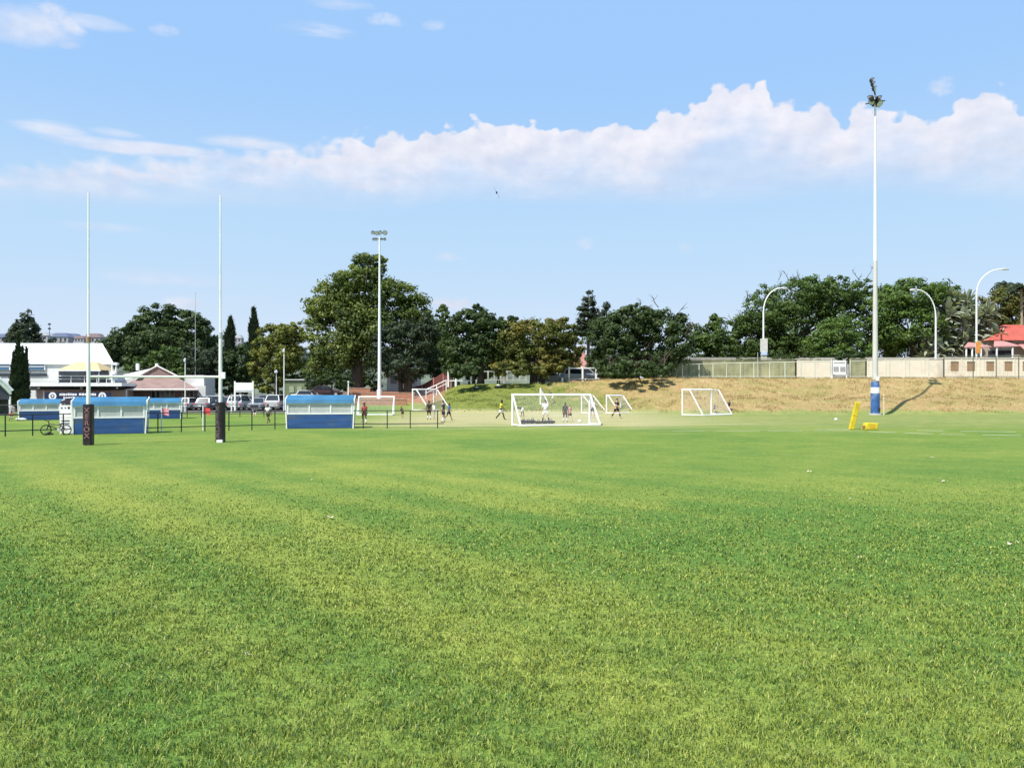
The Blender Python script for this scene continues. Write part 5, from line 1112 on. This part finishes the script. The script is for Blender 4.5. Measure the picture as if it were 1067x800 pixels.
def kit_bag(label, px, py, L, h, m, rz=0, group=None, strap=True, z=0, dd=None, white=False):
    if dd is None: x, y = g2(px, py)
    else: y = dd; x = wx(px, y); z = gz(x, y)
    r = thing('kit_bag', label, 'bag', (x, y, z), rz, group); N = 8; b = M(); rnd = random.Random(int(px * 10))
    rings = []
    for i in range(N + 1):
        u = i / N; s = math.sin(math.pi * min(max(u, .06), .94)) ** .35; rings.append((-L / 2 + u * L, h * .5 * s * rnd.uniform(.88, 1.1)))
    V = []; n = 10
    for xx, rr in rings:
        for j in range(n): a = 2 * math.pi * j / n; V.append((xx, rr * 1.15 * math.cos(a), max(0.005, h * .46 + rr * math.sin(a))))
    b.add(V, [(i * n + j, (i + 1) * n + j, (i + 1) * n + (j + 1) % n, i * n + (j + 1) % n) for i in range(N) for j in range(n)] + [tuple(range(n)), tuple(range(N * n, N * n + n))])
    b.build('bag_body', m, r, True)
    t = M(); t.tube([(-L * .2, 0, h * .9), (-L * .1, 0, h * 1.25), (L * .1, 0, h * 1.25), (L * .2, 0, h * .9)], .02, 5); t.build('handle', WHITECLOTH if white else DKCLOTH, r, True)
    if white: M().ball((0, .05, h * .95), (L * .22, .16, h * .25), 8, 6).build('folded_shirt', WHITECLOTH, r, True)
    return r
GB = 'kit bags along the main goal line'
for i, (px, py, L, h, lab) in enumerate(((545.5, 441.6, .45, .34, 'upright black kit bag nearest the left goal post'), (550.5, 441.2, .5, .28, 'black kit bag second from the left goal post'), (555, 441.4, .42, .33, 'round black kit bag in the middle of the row'), (561, 441.4, .60, .22, 'flat black kit bag left of the white player'),
                                         (567, 441.3, .55, .25, 'low black kit bag at the white player\'s feet'), (573.5, 441.2, .7, .26, 'longest black kit bag at the right end of the row'))): kit_bag(lab, px, py, L, h, DKCLOTH, R((i * 37) % 25 - 12), GB)
kit_bag('small dark bag under the bicycle front wheel', 51.5, 453.0, .42, .13, DKCLOTH)
kit_bag('dark bag with white shirt on the bank below the gate', 497, 0, .95, .30, DKCLOTH, R(12), 'bags on the grass bank', dd=93, white=True)
kit_bag('dark bag with white shirt on the bank above the yellow player', 519, 0, .95, .36, DKCLOTH, R(-14), 'bags on the grass bank', dd=92.5, white=True)
x, y = g2(604, 440.3); o = M().ball((0, 0, .11), .13, 14, 9).build('football', W_PAINT, None, True); o.location = (x, y, 0); tag(o, 'white football lying inside the main goal', 'ball')
x, y = g2(871, 438.2); o = M().ball((0, 0, .1), .12, 14, 9).build('football', W_PAINT, None, True); o.location = (x, y, 0); tag(o, 'white football alone on the pale grass left of the yellow pads', 'ball')
# training aids: yellow pads near the touchline
d = 47.6; r = thing('tackle_pad', 'yellow post pad standing aslant on the touchline', 'tackle pad', (wx(887, d), d, 0))
M().prism([(-.16, 0), (.16, 0), (.40 + .15, 1.68), (.40 - .15, 1.72)], -.11, .11).build('pad', YELLOW, r, bevel=.04); M().box((.20, -.116, .85), (.34, .012, .04), Matrix.Rotation(R(13), 3, 'Y')).build('strap', mat('dark yellow strap', (0.4, 0.3, 0.02), .7), r)
r = thing('tackle_block', 'yellow foam block lying on the touchline', 'tackle pad', (wx(906.5, 47.2), 47.2, 0))
M().prism([(-.46, .0), (.34, .0), (.42, .42), (-.28, .44)], -.28, .28).build('foam', YELLOW, r, bevel=.05); M().box((-.40, -.1, .15), (.10, .3, .2)).build('grip', mat('brown grip', (0.25, 0.14, 0.08), .8), r)
M().box((.06, -.284, .22), (.24, .012, .22)).build('print_patch', mat('orange print', (0.55, 0.34, 0.03), .7), r)
# ------------------------------------------------------------------ football goals
NET = net_material('goal net', .12, .045)
def goal(label, x, y, ang, w, h, dep, topd=0.0, rad=.06, ground=None, group='white football goals', net=True):
    """x, y: foot of the left post; ang: direction of the goal line; the net frame leans out behind"""
    r = thing('football_goal', label, 'goal', (x, y, gz(x, y) if ground is None else ground), ang, group)
    for u in (0, w): M().tube([(u, 0, 0), (u, 0, h)], rad, 10).build('post', W_PAINT, r, True)
    M().tube([(-rad * .9, 0, h), (w + rad * .9, 0, h)], rad, 10).build('crossbar', W_PAINT, r, True)
    b = rad * .75
    for u in (0, w): M().tube([(u, 0, h - .03), (u, -topd, h - .03), (u, -dep, b)], b, 8).build('back_stay', W_PAINT, r, True)
    m = M(); m.tube([(0, -dep, b), (w, -dep, b)], b, 8)
    for u in (0, w): m.tube([(u, 0, b), (u, -dep, b)], b, 8)
    m.build('ground_frame', W_PAINT, r, True)
    if topd: M().tube([(0, -topd, h - .03), (w, -topd, h - .03)], b * .8, 8).build('rear_bar', W_PAINT, r, True)
    if net:
        me = bpy.data.meshes.new('net'); A = [(0, -topd, h - .04), (w, -topd, h - .04), (w, -dep, .06), (0, -dep, .06)]; V = list(A); F = [(0, 1, 2, 3)]; L = math.hypot(dep - topd, h); UV = [(0, L), (w, L), (w, 0), (0, 0)]
        for u in (0, w): o = len(V); V += [(u, 0, h - .04), (u, -topd - .001, h - .04), (u, -dep, .06), (u, 0, .06)]; F.append((o, o + 1, o + 2, o + 3)); UV += [(0, h), (topd, h), (dep, 0), (0, 0)]
        me.from_pydata(V, [], F); uv = me.uv_layers.new(name='cords')
        for i, l in enumerate(me.loops): uv.data[i].uv = UV[l.vertex_index]
        me.materials.append(NET); o = bpy.data.objects.new('net', me); COL.objects.link(o); o.parent = r
    return r
x, y = g2(534, 443.2); goal('large white goal with black bags at its left foot', x, y, R(17), 5.75, 2.12, 1.9, .12, .075)
x, y = g2(374, 432.4); goal('small white goal before the red brick terraces', x, y, R(2), 3.45, 1.78, 1.2, 0, .075)
x = wx(430, 84); goal('white goal seen end on below the maroon ramp', x, 84, R(60), 3.9, 2.35, 2.3, .5, .075, .2)
x = wx(606, 82); goal('white goal seen through the right end of the large goal', x, 82, R(58), 2.4, 1.9, 1.8, .2, .06)
x = wx(632, 81); goal('white goal with the striding black player before it', x, 81, R(52), 3.0, 1.9, 1.6, .25, .07)
x = wx(711, 75.2); goal('white goal farthest right at the foot of the bank', x, 75.2, R(38), 4.5, 2.52, 2.5, .9, .07, 0)
x = wx(563, 85); r = goal('narrow white goal edge showing behind the white player', x, 85, R(86), 2.4, 1.75, .9, 0, .07)

# ------------------------------------------------------------------ people
def skin_mesh(name, nodes, edges, m, parent, root=0, sub=1):
    """one continuous skin grown over a joint graph: nodes = [(co, radius)]"""
    me = bpy.data.meshes.new(name); me.from_pydata([tuple(n[0]) for n in nodes], edges, []); me.materials.append(m)
    o = bpy.data.objects.new(name, me); COL.objects.link(o); o.parent = parent
    sk = o.modifiers.new('skin', 'SKIN'); sk.use_smooth_shade = True
    for i, n in enumerate(nodes):
        d = me.skin_vertices[0].data[i]; rr = n[1]; d.radius = rr if hasattr(rr, '__len__') else (rr, rr); d.use_root = (i == root)
    ss = o.modifiers.new('smooth', 'SUBSURF'); ss.levels = sub; ss.render_levels = sub
    return o
POSES = {  # lean, (hip, knee) left and right, (arm swing, elbow) left and right, spread
    'stand': (2, (4, 4), (-5, 3), (6, 12), (-4, 15), 6), 'walk': (5, (22, 8), (-20, 24), (-24, 20), (26, 30), 3), 'stride': (6, (30, 6), (-28, 16), (-30, 40), (34, 45), 3),
    'bend': (78, (14, 14), (-4, 6), (70, 10), (76, 8), 7), 'stoop': (38, (16, 20), (-8, 14), (50, 30), (44, 35), 6), 'sit': (10, (82, 68), (76, 74), (40, 40), (44, 44), 8), 'wide': (4, (10, 6), (-10, 6), (14, 45), (16, 50), 16), 'arms': (3, (5, 4), (-6, 5), (60, 80), (-6, 25), 7)}
def person(label, px, py, hpx, face, pose, shirt, shorts, socks, skin=0, hat=None, d=None, seat=.12, sleeves=True, long=False):
    if d is None: x, y = g2(px, py)
    else: y = d; x = wx(px, y)
    lean, ll, rl, la, ra, spread = POSES[pose]; z0 = gz(x, y)
    H = hpx * y / FOC                                                # height that the photograph shows
    r = thing('person', label, 'person', (x, y, z0), R(face), 'players and children on the far pitches'); s = 1.0
    D = lambda a: Vector((0, math.sin(R(a)), -math.cos(R(a))))
    J = {}; J['pel'] = Vector((0, 0, 0)); up = Vector((0, math.sin(R(lean)), math.cos(R(lean))))
    J['bel'] = up * .16 + Vector((0, 0, 0)); J['che'] = up * .36; J['nek'] = up * .52; hd = (up + Vector((0, .12, .5)) * (1 if lean < 60 else .1)).normalized(); J['hd0'] = J['nek'] + hd * .10; J['hd1'] = J['nek'] + hd * .19; J['hd2'] = J['nek'] + hd * .285
    for sd, (hip, kn), (sw, eb) in ((-1, ll, la), (1, rl, ra)):
        k = 'l' if sd < 0 else 'r'; sp = Vector((math.tan(R(spread)) * sd, 0, 0))
        J[k + 'hip'] = Vector((.10 * sd, 0, -.05)); J[k + 'kne'] = J[k + 'hip'] + (D(hip) + sp * .7).normalized() * .43; J[k + 'ank'] = J[k + 'kne'] + (D(hip - kn) + sp * .4).normalized() * .41
        fd = D(hip - kn + 84); J[k + 'toe'] = J[k + 'ank'] + Vector((.03 * sd, fd.y * .17, -.045 if pose != 'sit' else .03))
        J[k + 'sho'] = J['che'] + up * .10 + Vector((.185 * sd, 0, 0)); aim = D(sw); aim = (aim + Vector((.18 * sd, 0, 0))).normalized(); J[k + 'elb'] = J[k + 'sho'] + aim * .29; J[k + 'wri'] = J[k + 'elb'] + (D(sw + eb) + Vector((.05 * sd, 0, 0))).normalized() * .25; J[k + 'han'] = J[k + 'wri'] + (D(sw + eb + 6)).normalized() * .09
    low = min(min(J['lank'].z, J['rank'].z) - .07, min(v.z for v in J.values()))
    if pose == 'sit': low = min(low, -.13)
    top = J['hd2'].z + .06 if lean < 60 else max(v.z for v in J.values()) + .12
    s = H / (top - low)
    for k in J: J[k] = (J[k] - Vector((0, 0, low))) * s
    N = []; idx = {}
    def nd(k, rad): idx[k] = len(N); N.append((J[k], tuple(q * s * 1.14 for q in rad) if hasattr(rad, '__len__') else rad * s * 1.12))
    for k, rad in (('pel', (.145, .115)), ('bel', (.13, .10)), ('che', (.165, .115)), ('nek', .055), ('hd0', .075), ('hd1', .10), ('hd2', .070)): nd(k, rad)
    E = [('pel', 'bel'), ('bel', 'che'), ('che', 'nek'), ('nek', 'hd0'), ('hd0', 'hd1'), ('hd1', 'hd2')]
    for k in 'lr':
        for q, rad in (('hip', .09), ('kne', .058), ('ank', .04), ('toe', .032), ('sho', .062), ('elb', .043), ('wri', .030), ('han', .028)): nd(k + q, rad)
        E += [('pel', k + 'hip'), (k + 'hip', k + 'kne'), (k + 'kne', k + 'ank'), (k + 'ank', k + 'toe'), ('che', k + 'sho'), (k + 'sho', k + 'elb'), (k + 'elb', k + 'wri'), (k + 'wri', k + 'han')]
    edges = [(idx[a], idx[b]) for a, b in E]
    for k in 'lr':                                                   # four fingers and a thumb
        hv = (J[k + 'han'] - J[k + 'wri']).normalized(); sidev = hv.cross(Vector((1, 0, 0))).normalized()
        for i, (off, le) in enumerate(((-.024, .060), (-.008, .072), (.008, .068), (.024, .052))):
            a = J[k + 'han'] + sidev * off * s; b = a + hv * le * s + Vector((0, 0, 0)); N.append((b, .009 * s)); edges.append((idx[k + 'han'], len(N) - 1))
        N.append((J[k + 'wri'].lerp(J[k + 'han'], .4) + (sidev * .05 + hv * .03) * s, .010 * s)); edges.append((idx[k + 'wri'], len(N) - 1))
    body = skin_mesh('body', N, edges, SKINS[skin], r)
    def garment(name, keys, E2, m, root):
        ks = list(keys); nn = [(keys[k][0] if isinstance(keys[k], tuple) and isinstance(keys[k][0], Vector) else J[k], keys[k][1] if isinstance(keys[k], tuple) and isinstance(keys[k][0], Vector) else keys[k]) for k in ks]
        nn = [(a, tuple(q * s * 1.14 for q in b) if hasattr(b, '__len__') else b * s * 1.14) for a, b in nn]
        skin_mesh(name, nn, [(ks.index(a), ks.index(b)) for a, b in E2], m, body, ks.index(root))
    kk = {'pel2': (J['pel'].lerp(J['bel'], .1), (.165, .135)), 'bel': (.150, .122), 'che': (.185, .135), 'nk': (J['che'].lerp(J['nek'], .55), .085)}; ee = [('pel2', 'bel'), ('bel', 'che'), ('che', 'nk')]
    for k in 'lr': kk[k + 'sho'] = .080; kk[k + 's2'] = (J[k + 'sho'].lerp(J[k + 'elb'], .62 if not long else .98), .068); ee += [('che', k + 'sho'), (k + 'sho', k + 's2')]
    if long:
        for k in 'lr': kk[k + 's3'] = (J[k + 'wri'], .045); ee += [(k + 's2', k + 's3')]
    garment('shirt', kk, ee, C[shirt], 'che')
    kk = {'pel': (.168, .138), 'p2': (J['pel'].lerp(J['bel'], .35), (.155, .125))}; ee = [('pel', 'p2')]
    for k in 'lr':
        kk[k + 'hip'] = .115; kk[k + 'k2'] = (J[k + 'hip'].lerp(J[k + 'kne'], .72), .092); ee += [('pel', k + 'hip'), (k + 'hip', k + 'k2')]
        if long: kk[k + 'kne'] = .075; kk[k + 'a2'] = (J[k + 'ank'], .06); ee += [(k + 'k2', k + 'kne'), (k + 'kne', k + 'a2')]
    garment('trousers' if long else 'shorts', kk, ee, C[shorts], 'pel')
    for k in 'lr':
        if socks and not long: skin_mesh('sock', [(J[k + 'ank'], .05 * s), (J[k + 'ank'].lerp(J[k + 'kne'], .5), .066 * s), (J[k + 'ank'].lerp(J[k + 'kne'], .85), .066 * s)], [(0, 1), (1, 2)], C[socks], body)
        skin_mesh('shoe', [(J[k + 'ank'] + Vector((0, -.03, -.03)) * s, .05 * s), (J[k + 'toe'], .042 * s)], [(0, 1)], BLACK, body)
    hc = J['hd1'].lerp(J['hd2'], .45); hv = (J['hd2'] - J['hd1']).normalized(); q = Vector((0, 0, 1)).rotation_difference(hv).to_matrix()
    M().ball(hc + q @ Vector((0, -.022, .012)) * s, (.102 * s, .108 * s, .088 * s), 10, 7, q).build('hair', C[hat] if hat else HAIR, body, True)
    f = M(); fc = J['hd1'] + q @ Vector((0, .1, 0)) * s
    f.ball(fc + q @ Vector((0, .008, -.015)) * s, .016 * s, 6, 5)
    for e in (-1, 1): f.ball(J['hd1'] + q @ Vector((.1 * e, 0, 0)) * s, (.012 * s, .022 * s, .03 * s), 6, 5, q)
    f.build('face', SKINS[skin], body, True); f = M()
    for e in (-1, 1): f.ball(fc + q @ Vector((.035 * e, -.008, .02)) * s, .012 * s, 6, 5)
    f.box(fc + q @ Vector((0, -.006, -.045)) * s, (.045 * s, .01 * s, .008 * s), q); f.build('eyes_and_mouth', BLACK, body)
    return r
person('person in a red shirt and dark shorts walking behind the rail fence', 379.5, 441.0, 22, 200, 'walk', 'red', 'maroon', 'white', 0)
person('person in black bending over before the small goal', 419.5, 436.0, 12.5, 165, 'stoop', 'black', 'black', None, 1)
person('person all in black standing below the end on goal', 447, 437.0, 20, 170, 'stand', 'black', 'black', 'white', 0)
person('person in pale grey standing close behind the one in black', 452.2, 436.0, 16.5, 120, 'stand', 'white', 'grey', None, 1, long=True)
person('person in a navy top at the end of the rail fence', 462, 440.0, 23, 80, 'stand', 'navy', 'navy', 'white', 1)
person('person in a bright blue shirt beside the navy top', 467.6, 437.6, 18, 250, 'walk', 'blue', 'navy', None, 0)
person('person in a yellow shirt and white shorts left of the main goal', 522.2, 437.2, 21, 250, 'walk', 'yellow', 'white', 'black', 2)
person('person in a dark top bending down inside the main goal', 544.6, 434.0, 11, 70, 'bend', 'black', 'white', None, 0)
person('person all in white with dark socks standing inside the main goal', 568.4, 440.2, 23.5, 20, 'wide', 'white', 'white', 'black', 1)
person('person in a dark top and white shorts running in the distance', 575.6, 429.5, 14, 110, 'stoop', 'black', 'white', None, 1)
person('person in dark kit with white sleeves standing in the goal mouth', 589.0, 439.6, 20.5, 190, 'stand', 'black', 'maroon', 'white', 2)
person('person in a pinkish red shirt next to the dark kit', 593.8, 438.8, 17, 230, 'walk', 'pink', 'maroon', None, 1)
person('person in a white shirt and black shorts behind the right goal post', 617.4, 435.2, 20, 200, 'stand', 'white', 'black', None, 1)
person('person all in black striding before the smaller goal', 642.4, 435.3, 20.5, 215, 'stride', 'black', 'black', 'black', 1)
person('person in dark clothes sitting against the far right goal', 744.2, 0, 9, 190, 'sit', 'navy', 'black', None, 1, d=79.2)
person('person in dark clothes sitting right of the far right goal', 760.0, 0, 10, 160, 'sit', 'black', 'black', None, 1, d=80.0)
person('person in a white shirt and black shorts by the parked cars', 279.4, 441.0, 20.5, 160, 'walk', 'white', 'black', None, 0)
person('person in a navy top and white shorts sitting beyond the fence', 265.8, 434.6, 10.5, 190, 'sit', 'navy', 'white', None, 1)
person('person in red sitting on the grass at the left edge', 12.0, 438.6, 10.5, 200, 'sit', 'red', 'white', None, 0)
kit_bag('pale heap of kit beside the person in red', 22, 438.4, .75, .26, mat('pale kit cloth', (0.55, 0.55, 0.56), .9, .3, 5), R(8))

# ------------------------------------------------------------------ parked cars
CARM = {}
def paint(c):
    if c not in CARM: CARM[c] = mat('car paint', c, .22, .03, .5, spec=.5)
    return CARM[c]
def car(label, px, d, rz, colr, kind='hatch', group='cars parked beyond the pitch'):
    x = wx(px, d); z = gz(x, d); r = thing('parked_car', label, 'car', (x, d, z), R(rz), group)
    hw, hr, wb = (.86, 1.46, 1.25) if kind == 'hatch' else (.93, 1.74, 1.36) if kind == 'suv' else (.88, 1.44, 1.35); L = 2.0 if kind == 'hatch' else 2.3
    b = M()
    def loft(st):
        V = []; n = 12
        for (y, w, a, t) in st:
            c = min(.14, (t - a) * .35); P = [(-w + c, a), (w - c, a), (w, a + c), (w + .02, (a + t) * .5), (w - .02, t - c), (w - c * 1.3, t), (-w + c * 1.3, t), (-w + .02, t - c), (-w - .02, (a + t) * .5), (-w, a + c)]; V += [(p[0], y, p[1]) for p in P]
        n = 10; F = [(i * n + j, i * n + (j + 1) % n, (i + 1) * n + (j + 1) % n, (i + 1) * n + j) for i in range(len(st) - 1) for j in range(n)] + [tuple(range(n)), tuple(range((len(st) - 1) * n, len(st) * n))]
        b.add(V, F)
    bz = .92 if kind != 'suv' else 1.08
    loft([(-L, hw * .78, .38, .66), (-L + .12, hw * .93, .26, .76), (-L + .9, hw, .22, bz - .04), (-.3, hw, .2, bz), (L - .7, hw, .22, bz + .02), (L - .1, hw * .94, .3, bz - .02), (L, hw * .84, .42, bz - .12)])
    tail = L - .15 if kind != 'sedan' else L - .75
    y0, y1, t0, t1 = -.95, tail, -.15, tail - .35
    G = [(-hw * .92, y0, bz - .06), (hw * .92, y0, bz - .06), (hw * .92, y1, bz - .06), (-hw * .92, y1, bz - .06), (-hw * .72, t0, hr - .04), (hw * .72, t0, hr - .04), (hw * .72, t1, hr - .03), (-hw * .72, t1, hr - .03), (-hw * .55, t0 + .25, hr), (hw * .55, t0 + .25, hr), (hw * .55, t1 - .2, hr), (-hw * .55, t1 - .2, hr)]
    b.add(G, [(0, 1, 5, 4), (1, 2, 6, 5), (2, 3, 7, 6), (3, 0, 4, 7), (4, 5, 9, 8), (5, 6, 10, 9), (6, 7, 11, 10), (7, 4, 8, 11), (8, 9, 10, 11)])
    body = b.build('body', paint(colr), r, True); body.data.polygons.foreach_set('use_smooth', [False] * len(body.data.polygons))
    def pane(name, q, off):
        q = [Vector(G[i]) for i in q]; c = sum(q, Vector()) / 4; nrm = (q[1] - q[0]).cross(q[3] - q[0]).normalized() * off
        return M().add([c + (p - c) * .86 + nrm for p in q], [(0, 1, 2, 3)]).build(name, GLASSD, r)
    pane('windscreen', (0, 1, 5, 4), .012); pane('rear_window', (2, 3, 7, 6), .012); pane('side_window', (1, 2, 6, 5), .012); pane('side_window', (3, 0, 4, 7), .012)
    for sx in (-1, 1):
        for sy in (-wb, wb):
            w = M().tube([(sx * (hw - .16), sy, .31), (sx * (hw + .025), sy, .31)], .31, 16).build('wheel', RUBBER, r); M().tube([(sx * (hw + .024), sy, .31), (sx * (hw + .035), sy, .31)], .2, 12).build('rim', GREY_METAL, w)
        M().ball((sx * hw * .72, -L + .07, .66), (.17, .1, .085), 8, 6).build('headlight', LAMPG, r, True); M().box((sx * hw * .78, L - .03, .78), (.2, .08, .16)).build('tail_light', REDFLAG, r); M().box((sx * (hw + .1), -.72, bz + .02), (.16, .1, .12)).build('mirror', paint(colr), r)
    M().box((0, -L - .005, .50), (hw * 1.0, .05, .16)).build('grille', BLACK, r); M().box((0, L + .0, .52), (.5, .03, .12)).build('number_plate', W_PAINT, r)
    return r
WH, SI, DK, BL, RD = (.50, .50, .50), (.26, .27, .29), (.03, .03, .035), (.03, .05, .12), (.06, .03, .03)
for a in ((198, 90, 176, WH, 'hatch', 'white hatchback nearest the pavilion in the front row'), (216, 90.5, 182, SI, 'sedan', 'silver sedan left of the right rugby post'), (233.5, 90, 4, DK, 'hatch', 'dark hatchback just right of the right rugby post'), (251.5, 90.5, 178, WH, 'suv', 'white four by four under the white board'),
          (270, 90, 5, SI, 'sedan', 'silver sedan behind the person in white shirt'), (289, 91, 181, WH, 'suv', 'white four by four left of the slim lamp pole'), (311, 92, 90, DK, 'hatch', 'dark car side on behind the right dugout'),
          (211, 101, 60, WH, 'sedan', 'white sedan at an angle in the back row by the store'), (229, 102, 95, WH, 'hatch', 'white hatchback side on in the back row at the right post'), (258, 101, 88, WH, 'sedan', 'white sedan side on in the back row under the board'), (284, 102, 92, BL, 'hatch', 'dark blue hatchback in the back row'), (322, 101, 86, WH, 'sedan', 'white sedan whose roof shows above the right dugout'), (341, 103, 95, RD, 'hatch', 'dark car between the right dugout and the gum trunks')):
    car(a[5], a[0], a[1], a[2], a[3], a[4])
for a in ((575, 101, 80, WH, 'suv', 'white car in the tree shade left of the yard fence'), (602, 101, 100, WH, 'suv', 'white car behind the left half of the yard fence'), (614, 104, 75, SI, 'suv', 'silver car behind the right half of the yard fence'), (649, 102, 85, SI, 'hatch', 'silver car in the deep shade of the twiggy tree')):
    car(a[5], a[0], a[1], a[2], a[3], a[4], 'cars parked on the plateau')

# ------------------------------------------------------------------ bird, litter
d = 60.0; r = thing('bird', 'small dark bird flying below the cloud band', 'bird', (wx(517.5, d), d, wz(201, d)))
r.scale = (1.5, 1.5, 1.5)
M().tube([(-.02, -.16, .0), (0, -.05, .02), (0, .1, .01), (0, .2, 0)], [.015, .045, .04, .012], 8).build('body', DARKM, r, True)
M().add([(0, -.06, .02), (0, .06, .02), (-.10, .02, .17), (-.13, .06, .36), (-.12, -.02, .2)], [(0, 1, 2, 4), (2, 3, 4)]).build('wing', DARKM, r); M().add([(0, -.06, .02), (0, .06, .02), (.10, .02, -.15), (.10, .06, -.33), (.12, -.02, -.18)], [(0, 1, 2, 4), (2, 3, 4)]).build('wing', DARKM, r)
def scrap(label, px, py, size, m, name='leaf_litter', cat='dead leaf', group='dead leaves on the turf'):
    x, y = g2(px, py); rnd = random.Random(int(px * 3 + py)); V = []; n = 7
    for i in range(n):
        a = 2 * math.pi * i / n; q = size * rnd.uniform(.6, 1.1); V.append((q * math.cos(a), q * .7 * math.sin(a), .035 + rnd.uniform(-.01, .04)))
    V.append((0, 0, .045)); o = M().add(V, [(i, (i + 1) % n, n) for i in range(n)]).build(name, m); o.location = (x, y, 0); tag(o, label, cat, group)
DRYL = mat('bleached leaf', (0.55, 0.48, 0.36), .9, .2, 20)
for a in ((1052, 569, .055, 'large curled pale leaf at the right edge'), (1061, 567.5, .03, 'small pale leaf beside the large curled one'), (344, 541, .075, 'pale leaf alone in the middle left of the turf'), (325.5, 500.8, .04, 'tiny pale leaf left of centre beyond the lone pale leaf'), (780.5, 549.5, .05, 'pale leaf right of centre on the dark green band'), (896, 583, .03, 'tiny pale leaf short of the dark green band'),
          (843, 492.5, .08, 'pale leaf left of the yellow pads on the far turf'), (983, 502.5, .07, 'pale leaf on the far turf toward the right edge'), (972, 477.5, .09, 'pale leaf nearest the faded white lines'), (886, 521, .045, 'pale leaf on the dry streak right of centre'), (215, 686, .03, 'straw coloured leaf low on the left'), (258, 685, .025, 'second straw coloured leaf low on the left')):
    scrap(a[3], a[0], a[1], a[2], DRYL)
